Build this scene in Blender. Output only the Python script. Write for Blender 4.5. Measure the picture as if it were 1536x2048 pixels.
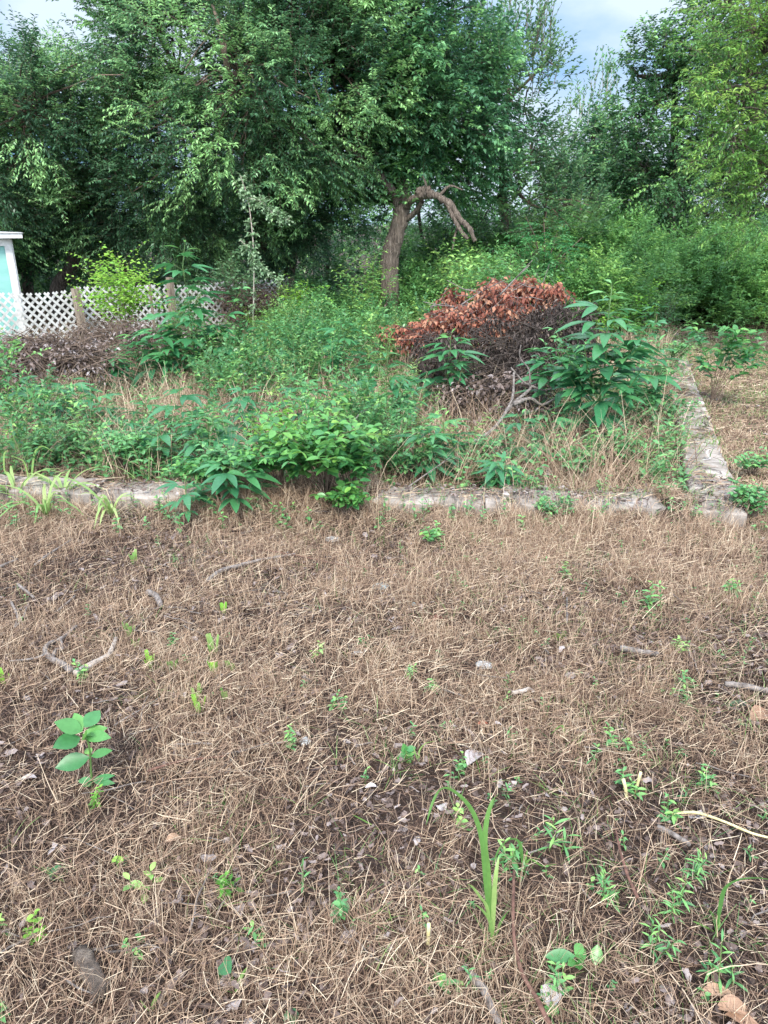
import bpy, math, random
import numpy as np
from mathutils import Vector
C = bpy.context.scene
for o in list(bpy.data.objects): bpy.data.objects.remove(o)
R = math.radians
# ------------------------------------------------------------------ camera
PITCH, EYE, FPX = 21.5, 1.6, 1479.0
cam = bpy.data.objects.new('camera', bpy.data.cameras.new('camera'))
C.collection.objects.link(cam)
cam.location = (0, 0, EYE); cam.rotation_euler = (R(90-PITCH), 0, 0)
cam.data.sensor_fit = 'VERTICAL'; cam.data.sensor_height = 36; cam.data.lens = 36*FPX/2048
cam.data.clip_start = .05; cam.data.clip_end = 2000
C.camera = cam
# ------------------------------------------------------------------ sky, sun, exposure
SUN_EL, SUN_AZ = 48, 186          # azimuth measured clockwise from +Y: behind the camera, a little to the left
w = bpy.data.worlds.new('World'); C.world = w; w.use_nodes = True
nt = w.node_tree; nt.nodes.clear(); N = nt.nodes.new; LK = nt.links.new
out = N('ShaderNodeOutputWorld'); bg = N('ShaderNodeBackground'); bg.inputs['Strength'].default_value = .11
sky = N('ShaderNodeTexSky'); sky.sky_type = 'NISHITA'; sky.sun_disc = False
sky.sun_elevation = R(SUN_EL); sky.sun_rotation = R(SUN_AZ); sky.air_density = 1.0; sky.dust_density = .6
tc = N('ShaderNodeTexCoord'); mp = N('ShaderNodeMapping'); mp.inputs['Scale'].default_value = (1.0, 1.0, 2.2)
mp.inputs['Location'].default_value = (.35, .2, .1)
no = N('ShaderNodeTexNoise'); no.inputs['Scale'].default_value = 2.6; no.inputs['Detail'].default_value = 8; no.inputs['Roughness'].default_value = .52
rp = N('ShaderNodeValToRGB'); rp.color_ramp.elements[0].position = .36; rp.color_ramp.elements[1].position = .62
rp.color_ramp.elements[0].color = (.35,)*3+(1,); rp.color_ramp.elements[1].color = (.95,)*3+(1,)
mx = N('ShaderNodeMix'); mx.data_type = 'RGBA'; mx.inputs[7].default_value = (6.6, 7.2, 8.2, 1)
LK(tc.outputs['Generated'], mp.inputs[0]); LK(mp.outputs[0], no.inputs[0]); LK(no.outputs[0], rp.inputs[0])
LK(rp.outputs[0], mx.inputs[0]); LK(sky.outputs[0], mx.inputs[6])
# uneven sky: unseen bright cloud sheet added overhead and behind to light the scene, thin blue-grey cloud low in front over the trees
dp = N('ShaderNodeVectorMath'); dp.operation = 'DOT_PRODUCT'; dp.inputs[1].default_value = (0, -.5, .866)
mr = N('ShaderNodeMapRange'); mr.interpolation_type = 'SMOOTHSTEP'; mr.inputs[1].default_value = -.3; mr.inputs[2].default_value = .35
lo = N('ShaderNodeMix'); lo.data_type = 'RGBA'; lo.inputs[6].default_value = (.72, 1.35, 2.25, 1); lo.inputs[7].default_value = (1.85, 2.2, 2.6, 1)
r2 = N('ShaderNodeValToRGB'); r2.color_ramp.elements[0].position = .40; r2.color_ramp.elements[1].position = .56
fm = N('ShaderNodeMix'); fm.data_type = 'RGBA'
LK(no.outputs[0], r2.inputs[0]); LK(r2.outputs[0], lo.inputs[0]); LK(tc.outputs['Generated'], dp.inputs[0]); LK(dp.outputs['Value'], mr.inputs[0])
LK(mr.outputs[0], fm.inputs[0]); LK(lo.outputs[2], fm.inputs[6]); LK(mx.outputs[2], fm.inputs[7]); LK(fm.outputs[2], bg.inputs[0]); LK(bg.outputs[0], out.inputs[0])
sl = bpy.data.lights.new('sun', 'SUN'); sl.energy = 1.5; sl.angle = R(12); sl.color = (1, .95, .86)
so = bpy.data.objects.new('sun', sl); C.collection.objects.link(so)
_s = Vector((math.sin(R(SUN_AZ))*math.cos(R(SUN_EL)), math.cos(R(SUN_AZ))*math.cos(R(SUN_EL)), math.sin(R(SUN_EL))))
so.rotation_euler = _s.to_track_quat('Z', 'Y').to_euler(); so.location = (0, -5, 12)
C.view_settings.view_transform = 'Standard'; C.view_settings.look = 'None'
C.view_settings.exposure = 2.05; C.view_settings.gamma = 1
C.cycles.max_bounces = 6; C.cycles.diffuse_bounces = 3; C.cycles.glossy_bounces = 2; C.cycles.transmission_bounces = 4
C.cycles.caustics_reflective = False; C.cycles.caustics_refractive = False
C.cycles.use_denoising = True; C.cycles.denoiser = 'OPENIMAGEDENOISE'; C.cycles.denoising_input_passes = 'RGB_ALBEDO_NORMAL'; C.cycles.denoising_prefilter = 'ACCURATE'
# ------------------------------------------------------------------ helpers
rng = np.random.default_rng(7)
ct, st = math.cos(R(PITCH)), math.sin(R(PITCH))
def P(px, py, Y):
    """point on the photo's line of sight through (px, py) at distance Y ahead of the camera foot"""
    a, b = (px-768)/FPX, (1024-py)/FPX
    d = np.array([a, ct+b*st, -st+b*ct]); t = Y/d[1]
    return np.array([0, 0, EYE])+d*t
def vnoise(x, y, s, seed=0):
    x = np.asarray(x, float)/s; y = np.asarray(y, float)/s
    xi, yi = np.floor(x), np.floor(y); fx, fy = x-xi, y-yi
    fx = fx*fx*(3-2*fx); fy = fy*fy*(3-2*fy)
    def h(a, b):
        v = np.sin(a*127.1+b*311.7+seed*74.7)*43758.5453
        return v-np.floor(v)
    return (h(xi, yi)*(1-fx)+h(xi+1, yi)*fx)*(1-fy)+(h(xi, yi+1)*(1-fx)+h(xi+1, yi+1)*fx)*fy
def G0(x, y):
    x = np.asarray(x, float); y = np.asarray(y, float)
    z = -.035*np.clip(y, 0, 13)-.012*np.clip(y-13, 0, 8)
    return z+.05*(vnoise(x, y, 1.3, 1)-.5)+.025*(vnoise(x, y, .35, 2)-.5)
BANK = []
def bank(x, y):
    """soil and litter banked against and over parts of the footing"""
    z = np.zeros(np.broadcast(x, y).shape)
    for (cx, cy, rx, ry, h) in BANK: z = np.maximum(z, h*np.exp(-(np.abs((x-cx)/rx)**2.6+((y-cy)/ry)**2)))
    return z*(.8+.4*vnoise(x, y, .22, 55))
def G(x, y):
    x = np.asarray(x, float); y = np.asarray(y, float)
    return G0(x, y)+bank(x, y)
def hit(px, py, dz=0.):
    lo, hi = .5, 60.
    for _ in range(50):
        m = (lo+hi)/2; p = P(px, py, m)
        if p[2] > float(G(p[0], m))+dz: lo = m
        else: hi = m
    return P(px, py, lo)
def nrm(v): return v/np.maximum(np.linalg.norm(v, axis=-1, keepdims=True), 1e-9)
UP = np.array([0, 0, 1.])
def rs(*s): return rng.uniform(-1, 1, s)
class Buf:
    def __init__(s): s.V = []; s.F = {3: [], 4: []}; s.r = []; s.n = 0
    def add(s, V, F, r):
        V = np.asarray(V, float).reshape(-1, 3); F = np.asarray(F, int)
        s.V.append(V); s.F[F.shape[1]].append(F+s.n)
        s.r.append(np.broadcast_to(r, (len(V),)) if np.ndim(r) == 0 else r); s.n += len(V)
    def build(s, name, mat, parent=None, smooth=True, offset=None):
        me = bpy.data.meshes.new(name)
        V = np.concatenate(s.V) if s.V else np.zeros((0, 3))
        if offset is not None: V = V-np.asarray(offset)
        F4 = np.concatenate(s.F[4]) if s.F[4] else np.zeros((0, 4), int)
        F3 = np.concatenate(s.F[3]) if s.F[3] else np.zeros((0, 3), int)
        me.vertices.add(len(V)); me.vertices.foreach_set('co', V.astype(np.float32).ravel())
        nl = F4.size+F3.size; me.loops.add(nl); me.polygons.add(len(F4)+len(F3))
        me.loops.foreach_set('vertex_index', np.concatenate([F4.ravel(), F3.ravel()]).astype(np.int32))
        me.polygons.foreach_set('loop_start', np.concatenate([np.arange(len(F4))*4, F4.size+np.arange(len(F3))*3]).astype(np.int32))
        me.polygons.foreach_set('use_smooth', np.full(len(F4)+len(F3), smooth))
        a = me.attributes.new('rnd', 'FLOAT', 'POINT'); a.data.foreach_set('value', np.concatenate(s.r).astype(np.float32) if s.r else [])
        me.update(); me.validate()
        me.materials.append(mat)
        o = bpy.data.objects.new(name, me); C.collection.objects.link(o); o.parent = parent
        return o
def tag(o, label, cat, group=None, kind=None):
    o['label'] = label; o['category'] = cat
    if group: o['group'] = group
    if kind: o['kind'] = kind
    return o
def thing(name, loc, label, cat, group=None):
    o = bpy.data.objects.new(name, None); C.collection.objects.link(o); o.location = tuple(loc)
    o.empty_display_size = .2
    return tag(o, label, cat, group)
def tubes(buf, Pt, Rd, sides=3, r=.5):
    """Pt (N,S,3) centre lines, Rd (N,S) radii"""
    Pt = np.asarray(Pt, float); n, S, _ = Pt.shape; Rd = np.broadcast_to(Rd, (n, S))
    T = nrm(np.gradient(Pt, axis=1)); m = nrm(Pt[:, -1]-Pt[:, 0])
    ref = np.where(np.abs(m[:, 2:3]) > .8, np.array([[1., .13, 0]]), np.array([[.1, .05, 1.]]))[:, None, :]
    A = nrm(np.cross(T, np.broadcast_to(ref, T.shape))); B = np.cross(T, A)
    an = np.arange(sides)*2*math.pi/sides
    V = Pt[:, :, None]+Rd[:, :, None, None]*(A[:, :, None]*np.cos(an)[:, None]+B[:, :, None]*np.sin(an)[:, None])
    i = np.arange(S-1)[:, None]*sides; j = np.arange(sides)[None]; k = (j+1) % sides
    f = np.stack([i+j, i+k, i+sides+k, i+sides+j], -1).reshape(-1, 4)
    F = (f[None]+(np.arange(n)*S*sides)[:, None, None]).reshape(-1, 4)
    rr = np.repeat(np.broadcast_to(r, (n,)), S*sides)
    buf.add(V, F, rr)
def tube(buf, pts, r0, r1=None, sides=8, r=.5, caps=False, wob=0, sub=1):
    pts = np.asarray(pts, float)
    if sub > 1:
        t = np.linspace(0, len(pts)-1, (len(pts)-1)*sub+1); i = np.minimum(t.astype(int), len(pts)-2); f = (t-i)[:, None]
        pp = np.vstack([2*pts[0]-pts[1], pts, 2*pts[-1]-pts[-2]])
        a, b, c, d = pp[i], pp[i+1], pp[i+2], pp[i+3]
        pts = .5*((2*b)+(c-a)*f+(2*a-5*b+4*c-d)*f**2+(3*b-a-3*c+d)*f**3)
    S = len(pts)
    rad = np.asarray(r0, float) if np.ndim(r0) else np.linspace(r0, r0 if r1 is None else r1, S)
    if len(rad) != S: rad = np.interp(np.linspace(0, 1, S), np.linspace(0, 1, len(rad)), rad)
    if wob: rad = rad*(1+wob*rs(S)); pts = pts+rs(S, 3)*(rad*wob*.5)[:, None]
    if caps:
        pts = np.vstack([pts[0], pts, pts[-1]]); rad = np.concatenate([[1e-4], rad, [1e-4]])
        T = nrm(pts[-2]-pts[-3]); pts[-1] = pts[-1]+T*1e-3; T = nrm(pts[2]-pts[1]); pts[0] = pts[0]-T*1e-3
    tubes(buf, pts[None], rad[None], sides, r)
def ribbons(buf, Pt, W, side, r):
    """flat strips (N,S,3), widths (N,S), side vector (N,3)"""
    n, S, _ = Pt.shape; h = (side[:, None]*np.asarray(W)[..., None])*.5
    V = np.stack([Pt-h, Pt+h], 2)
    i = np.arange(S-1)*2; f = np.stack([i, i+1, i+3, i+2], -1)
    F = (f[None]+(np.arange(n)*S*2)[:, None, None]).reshape(-1, 4)
    buf.add(V, F, np.repeat(r, S*2))
LANCE = np.array([.08, .72, 1., .66, 0.01]); OVAL = np.array([.1, .85, 1., .74, 0.01]); STRAP = np.array([.8, 1., .95, .7, 0.01])
def blades(buf, base, d, up, L, W, droop, r, prof=LANCE, fold=.18, wave=0.):
    """leaf blades with a folded midrib: base, direction d, face normal up (N,3), length and width (N)"""
    n = len(base); S = len(prof); t = np.linspace(0, 1, S)
    d = nrm(d); side = nrm(np.cross(d, up)); nn = np.cross(side, d)
    L = np.broadcast_to(L, (n,)); W = np.broadcast_to(W, (n,)); droop = np.broadcast_to(droop, (n,))
    mid = base[:, None]+d[:, None]*(L[:, None]*t)[..., None]; mid[..., 2] -= (droop*L)[:, None]*t**2
    if wave: mid = mid+nn[:, None]*(wave*L[:, None]*np.sin(t*7+rng.uniform(0, 6, (n, 1))))[..., None]
    hw = (W[:, None]*prof*.5)[..., None]
    V = np.stack([mid-side[:, None]*hw+nn[:, None]*hw*fold*2, mid, mid+side[:, None]*hw+nn[:, None]*hw*fold*2], 2)
    i = np.arange(S-1)[:, None]*3+np.arange(2)[None]; i = i.ravel()
    f = np.stack([i, i+1, i+4, i+3], -1)
    F = (f[None]+(np.arange(n)*S*3)[:, None, None]).reshape(-1, 4)
    buf.add(V, F, np.repeat(np.broadcast_to(r, (n,)), S*3))
def diamonds(buf, base, d, up, L, W, r, fold=.25):
    n = len(base); d = nrm(d); side = nrm(np.cross(d, up)); nn = np.cross(side, d)
    L = np.broadcast_to(L, (n,))[:, None]; W = np.broadcast_to(W, (n,))[:, None]
    m = base+d*L*.42; V = np.stack([base, m-side*W*.5+nn*W*fold, base+d*L-nn*L*.12, m+side*W*.5+nn*W*fold], 1)
    buf.add(V, np.arange(n*4).reshape(n, 4), np.repeat(r, 4))
def rot(d, ax, a):
    a = np.asarray(a)[..., None]; ca, sa = np.cos(a), np.sin(a)
    return d*ca+np.cross(ax, d)*sa+ax*np.sum(ax*d, -1, keepdims=True)*(1-ca)
def sprays(lf, tw, s, d, L, nl, lL, lW, droop=.35, ldroop=.3, tone=None, twr=.004, open_=.8, big=False, prof=OVAL):
    """leafy twigs: starts s, directions d (N,3), lengths L (N)"""
    n = len(s); d = nrm(d); L = np.broadcast_to(L, (n,)); t = np.linspace(0, 1, 4)
    def at(tt): # tt (N,k)
        p = s[:, None]+d[:, None]*(L[:, None]*tt)[..., None]; p[..., 2] -= droop*L[:, None]*tt**2
        return p
    if tw is not None: tubes(tw, at(np.broadcast_to(t, (n, 4))), np.array([1, .8, .6, .3])*twr, 3, rng.uniform(0, 1, n))
    tt = np.clip(np.linspace(.12, 1, nl)[None]+rs(n, nl)*.04, .05, 1); p = at(tt).reshape(-1, 3)
    T = d[:, None]+np.zeros((n, nl, 1)); T = T.copy(); T[..., 2] -= 2*droop*tt; T = nrm(T).reshape(-1, 3)
    side = nrm(np.cross(T, UP+rs(len(T), 3)*.35)); sg = np.tile(np.where(np.arange(nl) % 2, 1., -1.), n)[:, None]
    ld = T*.55+side*sg*open_-UP*ldroop+rs(len(T), 3)*.3
    k = len(T); up = UP+rs(k, 3)*.55+side*sg*.2
    if tone is None: tone = np.full(n, .5)
    r = np.clip(np.repeat(tone, nl)+rs(k)*.22+ (tt.ravel()-.5)*.14, 0, 1)
    sz = rng.uniform(.7, 1.2, k)*(1-.35*(tt.ravel() > .93))
    if big: blades(lf, p, ld, up, lL*sz, lW*sz, .15, r, prof)
    else: diamonds(lf, p, ld, up, lL*sz, lW*sz, r)
# ------------------------------------------------------------------ materials
def newmat(name):
    m = bpy.data.materials.new(name); m.use_nodes = True; t = m.node_tree; t.nodes.clear()
    return m, t, t.nodes.new, t.links.new
def ramp(n, stops):
    e = n.color_ramp.elements
    while len(e) < len(stops): e.new(.5)
    for i, (p, c) in enumerate(stops): e[i].position = p; e[i].color = tuple(c)+(1,)
def leafmat(name, cols, trans=.3, rough=.42, spec=.5, dead=False):
    m, t, Nn, L = newmat(name)
    at = Nn('ShaderNodeAttribute'); at.attribute_name = 'rnd'
    cr = Nn('ShaderNodeValToRGB'); ramp(cr, [(i/(len(cols)-1), c) for i, c in enumerate(cols)])
    tcn = Nn('ShaderNodeTexCoord'); nz = Nn('ShaderNodeTexNoise'); nz.inputs['Scale'].default_value = 60 if not dead else 90; nz.inputs['Detail'].default_value = 2
    hs = Nn('ShaderNodeHueSaturation'); mr = Nn('ShaderNodeMapRange'); mr.inputs[3].default_value = .72; mr.inputs[4].default_value = 1.28
    L(tcn.outputs['Object'], nz.inputs[0]); L(nz.outputs[0], mr.inputs[0]); L(mr.outputs[0], hs.inputs['Value'])
    L(at.outputs['Fac'], cr.inputs[0]); L(cr.outputs[0], hs.inputs['Color'])
    b = Nn('ShaderNodeBsdfPrincipled'); b.inputs['Roughness'].default_value = rough; b.inputs['Specular IOR Level'].default_value = spec
    L(hs.outputs[0], b.inputs['Base Color']); o = Nn('ShaderNodeOutputMaterial')
    if trans > 0:
        tr = Nn('ShaderNodeBsdfTranslucent'); h2 = Nn('ShaderNodeHueSaturation'); h2.inputs['Value'].default_value = 1.5; h2.inputs['Hue'].default_value = .485
        L(hs.outputs[0], h2.inputs['Color']); L(h2.outputs[0], tr.inputs[0])
        mx = Nn('ShaderNodeMixShader'); mx.inputs[0].default_value = trans
        L(b.outputs[0], mx.inputs[1]); L(tr.outputs[0], mx.inputs[2]); L(mx.outputs[0], o.inputs[0])
    else: L(b.outputs[0], o.inputs[0])
    return m
def roughmat(name, c1, c2, scale=8, stretch=(1, 1, 1), bump=.5, rough=.9, detail=8, c3=None, dist=.01):
    m, t, Nn, L = newmat(name)
    tcn = Nn('ShaderNodeTexCoord'); mpn = Nn('ShaderNodeMapping'); mpn.inputs['Scale'].default_value = stretch
    nz = Nn('ShaderNodeTexNoise'); nz.inputs['Scale'].default_value = scale; nz.inputs['Detail'].default_value = detail; nz.inputs['Roughness'].default_value = .65
    cr = Nn('ShaderNodeValToRGB'); ramp(cr, [(.32, c1), (.68, c2)] if c3 is None else [(.3, c1), (.55, c2), (.75, c3)])
    at = Nn('ShaderNodeAttribute'); at.attribute_name = 'rnd'; mr = Nn('ShaderNodeMapRange'); mr.inputs[3].default_value = .7; mr.inputs[4].default_value = 1.3
    hs = Nn('ShaderNodeHueSaturation'); bp = Nn('ShaderNodeBump'); bp.inputs['Strength'].default_value = bump; bp.inputs['Distance'].default_value = dist
    b = Nn('ShaderNodeBsdfPrincipled'); b.inputs['Roughness'].default_value = rough; b.inputs['Specular IOR Level'].default_value = .3; o = Nn('ShaderNodeOutputMaterial')
    L(tcn.outputs['Object'], mpn.inputs[0]); L(mpn.outputs[0], nz.inputs[0]); L(nz.outputs[0], cr.inputs[0]); L(cr.outputs[0], hs.inputs['Color'])
    L(at.outputs['Fac'], mr.inputs[0]); L(mr.outputs[0], hs.inputs['Value']); L(hs.outputs[0], b.inputs['Base Color'])
    L(nz.outputs[0], bp.inputs['Height']); L(bp.outputs[0], b.inputs['Normal']); L(b.outputs[0], o.inputs[0])
    return m
M = {}
M['droop'] = leafmat('leaf_droop', [(0.038, 0.094, 0.052), (0.079, 0.190, 0.096), (0.155, 0.325, 0.145), (0.307, 0.557, 0.218)], .28)
M['elm'] = leafmat('leaf_elm', [(0.034, 0.103, 0.055), (0.073, 0.191, 0.095), (0.128, 0.302, 0.136), (0.251, 0.521, 0.185)], .28)
M['elm2'] = leafmat('leaf_elm_light', [(.04, .10, .055), (.07, .16, .08), (.11, .23, .10), (.17, .32, .12)], .32)
M['dark'] = leafmat('leaf_dark', [(0.030, 0.083, 0.043), (0.060, 0.156, 0.068), (0.105, 0.250, 0.093), (0.223, 0.443, 0.128)], .22)
M['yel'] = leafmat('leaf_yellow', [(0.058, 0.152, 0.040), (0.105, 0.253, 0.061), (0.188, 0.367, 0.080), (0.281, 0.455, 0.107)], .35)
M['lime'] = leafmat('leaf_lime', [(0.058, 0.180, 0.024), (0.115, 0.312, 0.043), (0.192, 0.432, 0.061), (0.288, 0.504, 0.085)], .4)
M['weed'] = leafmat('leaf_weed', [(0.036, 0.123, 0.050), (0.071, 0.218, 0.080), (0.133, 0.328, 0.108), (0.285, 0.491, 0.123)], .3, .38)
M['weed2'] = leafmat('leaf_weed_light', [(.06, .17, .06), (.10, .26, .085), (.16, .36, .10), (.26, .46, .12)], .36)
M['rag'] = leafmat('leaf_rag', [(0.021, 0.100, 0.047), (0.039, 0.163, 0.068), (0.068, 0.225, 0.081), (0.180, 0.400, 0.091)], .26, .34)
M['poke'] = leafmat('leaf_poke', [(0.028, 0.125, 0.052), (0.056, 0.200, 0.065), (0.112, 0.300, 0.072), (0.238, 0.425, 0.078)], .32, .36)
M['fern'] = leafmat('leaf_fern', [(0.028, 0.143, 0.058), (0.049, 0.208, 0.078), (0.084, 0.286, 0.098), (0.154, 0.390, 0.111)], .3)
M['grass'] = leafmat('leaf_grass', [(0.048, 0.138, 0.036), (0.096, 0.218, 0.054), (0.168, 0.310, 0.084), (0.300, 0.391, 0.144)], .35)
M['pale'] = leafmat('leaf_pale', [(.05, .13, .06), (.11, .22, .11), (.2, .33, .18), (.3, .42, .27)], .3)
M['straw'] = leafmat('straw', [(0.020, 0.013, 0.012), (0.072, 0.044, 0.033), (0.201, 0.132, 0.092), (0.371, 0.264, 0.178), (0.582, 0.491, 0.362)], .15, .6, .3, True)
M['litter'] = leafmat('dead_leaf', [(.03, .022, .02), (.085, .06, .052), (.18, .14, .128), (.31, .275, .27), (.47, .44, .445)], .1, .65, .3, True)
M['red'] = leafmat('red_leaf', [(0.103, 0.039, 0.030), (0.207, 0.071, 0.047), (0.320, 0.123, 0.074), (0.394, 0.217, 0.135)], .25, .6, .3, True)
M['black'] = leafmat('black_leaf', [(.016, .012, .011), (.036, .027, .024), (.065, .05, .045), (.13, .10, .085)], .08, .7, .3, True)
M['bark'] = roughmat('bark', (.03, .024, .02), (.17, .135, .11), 7, (6, 6, .8), 1.0, dist=.08, c3=(.36, .31, .26))
M['darktwig'] = roughmat('dark_twig', (.02, .015, .013), (.07, .055, .045), 30, (1, 1, 1), .4)
M['palebark'] = roughmat('pale_bark', (.16, .13, .11), (.42, .38, .34), 20, (3, 3, 1), .7)
M['twig'] = roughmat('twig', (.06, .042, .032), (.17, .125, .095), 30, (1, 1, 1), .4)
M['stick'] = roughmat('stick', (.04, .033, .03), (.23, .205, .19), 45, (1, 1, 1), .8, dist=.004)
M['redstick'] = roughmat('red_stick', (.05, .026, .02), (.17, .09, .068), 40, (1, 1, 1), .6, dist=.003)
M['stem'] = leafmat('stem', [(.05, .11, .03), (.09, .17, .05), (.13, .2, .07)], .1)
M['conc'] = roughmat('concrete', (.07, .058, .048), (.27, .24, .215), 5, (1, 1, 1), .8, .95, 14, c3=(.44, .41, .385), dist=.02)
M['soil'] = roughmat('soil', (.018, .012, .010), (.05, .033, .025), 26, (1, 1, 1), 1, .95, 12, c3=(.10, .07, .055), dist=.02)
M['white'] = roughmat('white_plastic', (.36, .36, .34), (.66, .665, .66), 6, (1, 1, 1), .1, .5)
M['mint'] = roughmat('mint_paint', (.16, .36, .33), (.21, .43, .39), 3, (1, 1, 4), .1, .6)
M['wood'] = roughmat('post_wood', (.08, .062, .048), (.26, .215, .17), 14, (3, 3, .5), .6)
M['stone'] = roughmat('stone', (.22, .24, .25), (.46, .48, .48), 20, (1, 1, 1), .5)
M['cream'] = roughmat('cream_stalk', (.36, .33, .14), (.55, .5, .3), 30, (1, 1, 1), .2, .6)
# ================================================================== the setting
def make_ground():
    ys = np.concatenate([np.linspace(-6, .6, 16), np.arange(.65, 6, .045), np.geomspace(6.05, 400, 150)])
    xs = np.concatenate([-np.geomspace(4, 400, 50)[::-1], np.linspace(-3.95, 3.95, 150), np.geomspace(4, 400, 50)])
    X, Y = np.meshgrid(xs, ys); Z = G(X, Y)
    nx, ny = len(xs), len(ys); i = (np.arange(ny-1)[:, None]*nx+np.arange(nx-1)[None]).ravel()
    b = Buf(); b.add(np.stack([X, Y, Z], -1), np.stack([i, i+1, i+nx+1, i+nx], -1), .5)
    o = b.build('ground', M['soil']); tag(o, 'brown soil of the lot under the straw and litter', 'ground', kind='structure')

# footing: an L of concrete, front strip across the picture and side strip running back
FH = .105
cor = hit(1432, 1008, FH)[:2]; lft = hit(-420, 958, FH)[:2]; far = hit(1332, 632, FH)[:2]
FW = .30
def strip_d(x, y, a, b):
    x = np.asarray(x, float); y = np.asarray(y, float); d = b-a; L = np.hypot(*d); d = d/L
    s = (x-a[0])*d[0]+(y-a[1])*d[1]; q = (x-a[0])*(-d[1])+(y-a[1])*d[0]
    return s, q, L
def on_strip(x, y, m=0.):
    s, q, L = strip_d(x, y, lft, cor); a = (s > -m) & (s < L+FW/2+m) & (np.abs(q) < FW/2+m)
    s, q, L = strip_d(x, y, cor, far); b = (s > -FW/2-m) & (s < L+m) & (np.abs(q) < FW/2+m)
    return a | b
def inside(x, y):
    s, q, L = strip_d(x, y, lft, cor); s2, q2, _ = strip_d(x, y, cor, far)
    return (q > FW/2) & (q2 > FW/2)
def fy(X): return lft[1]+(cor[1]-lft[1])*(X-lft[0])/(cor[0]-lft[0])
for px_b, rx_, h_ in ((560, .62, .165), (1010, .08, .07), (1340, .15, .13), (60, .12, .08), (1160, .1, .07), (870, .08, .08), (710, .25, .12), (1250, .1, .09)):
    X_ = P(px_b, 985, 4.4)[0]; BANK.append((X_, float(fy(X_)), rx_, .3, h_))
for t_, h_ in ((.10, .1), (.3, .12), (.46, .12), (.62, .13), (.8, .13)):
    q_ = cor+(far-cor)*t_; BANK.append((float(q_[0])-.12, float(q_[1]), .22, .35+.5*t_, h_))
make_ground()
def bare(x, y, m=0.): return on_strip(x, y, m) & (bank(x, y) < .09)
def stop(x, y): return G0(x, y)*.5-.0175*np.clip(y, 0, 13)+FH
def Top(x, y): return np.where(on_strip(x, y), np.maximum(stop(x, y)+.008, G(x, y)), G(x, y))
def footing():
    root = thing('concrete_footing', (cor[0], cor[1], float(G(*cor))), 'low straw-littered concrete footing of a lost house, an L of long strips among the weeds', 'footing')
    loc = np.array(root.location)
    def strip(a, b, s0, s1, lab=None, gap=.012, bl=.0):
        d = (b-a)/np.hypot(*(b-a)); nn = np.array([-d[1], d[0]]); L = np.hypot(*(b-a)); bf = Buf(); s = s0
        while s < L+s1-.05:
            e = min(L+s1, s+(rng.uniform(.7, 1.1) if bl else rng.uniform(1.6, 2.6))); n = max(2, int((e-s)/.05)); ss = np.linspace(s, e-gap, n)
            dz = rng.uniform(-.012, .012); dq = rng.uniform(-.01, .01)
            prof = [(-FW/2, -.25), (-FW/2, -.012), (-FW/2+.015, 0), (-.05, .003), (.05, .003), (FW/2-.015, 0), (FW/2, -.012), (FW/2, -.25)]
            V = []
            for q in ss:
                c = a+d*q; z = float(stop(c[0], c[1]))+dz+.012*float(vnoise(c[0]*3, c[1]*3, .2, 71)-.5)
                for (u, h) in prof:
                    j = rng.normal(0, .006, 3); pp = c+nn*(u+dq); V.append((pp[0]+j[0], pp[1]+j[1], z+h+(j[2] if h > -.1 else 0)))
            K = len(prof); F = []
            for i in range(n-1):
                for k in range(K-1): F.append((i*K+k, (i+1)*K+k, (i+1)*K+k+1, i*K+k+1))
            F = np.array(F)[:, ::-1]; bf.add(V, F, rng.uniform(.35, .65))
            for i0, rv in ((0, False), ((n-1)*K, True)):
                q4 = [(i0+0, i0+1, i0+6, i0+7), (i0+1, i0+2, i0+5, i0+6), (i0+2, i0+3, i0+4, i0+5)]
                q4 = [x[::-1] if not rv else x for x in q4]; bf.F[4].append(np.array(q4)+bf.n-len(V))
            s = e
        o = bf.build('strip', M['conc'], root, smooth=False, offset=loc)
        if lab: o['label'] = lab
    strip(lft, cor, 0, FW/2, 'front strip of the footing crossing the picture'); strip(cor, far, FW/2+.012, 0, 'side strip of blocks running back towards the trees', bl=1)
footing()

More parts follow.
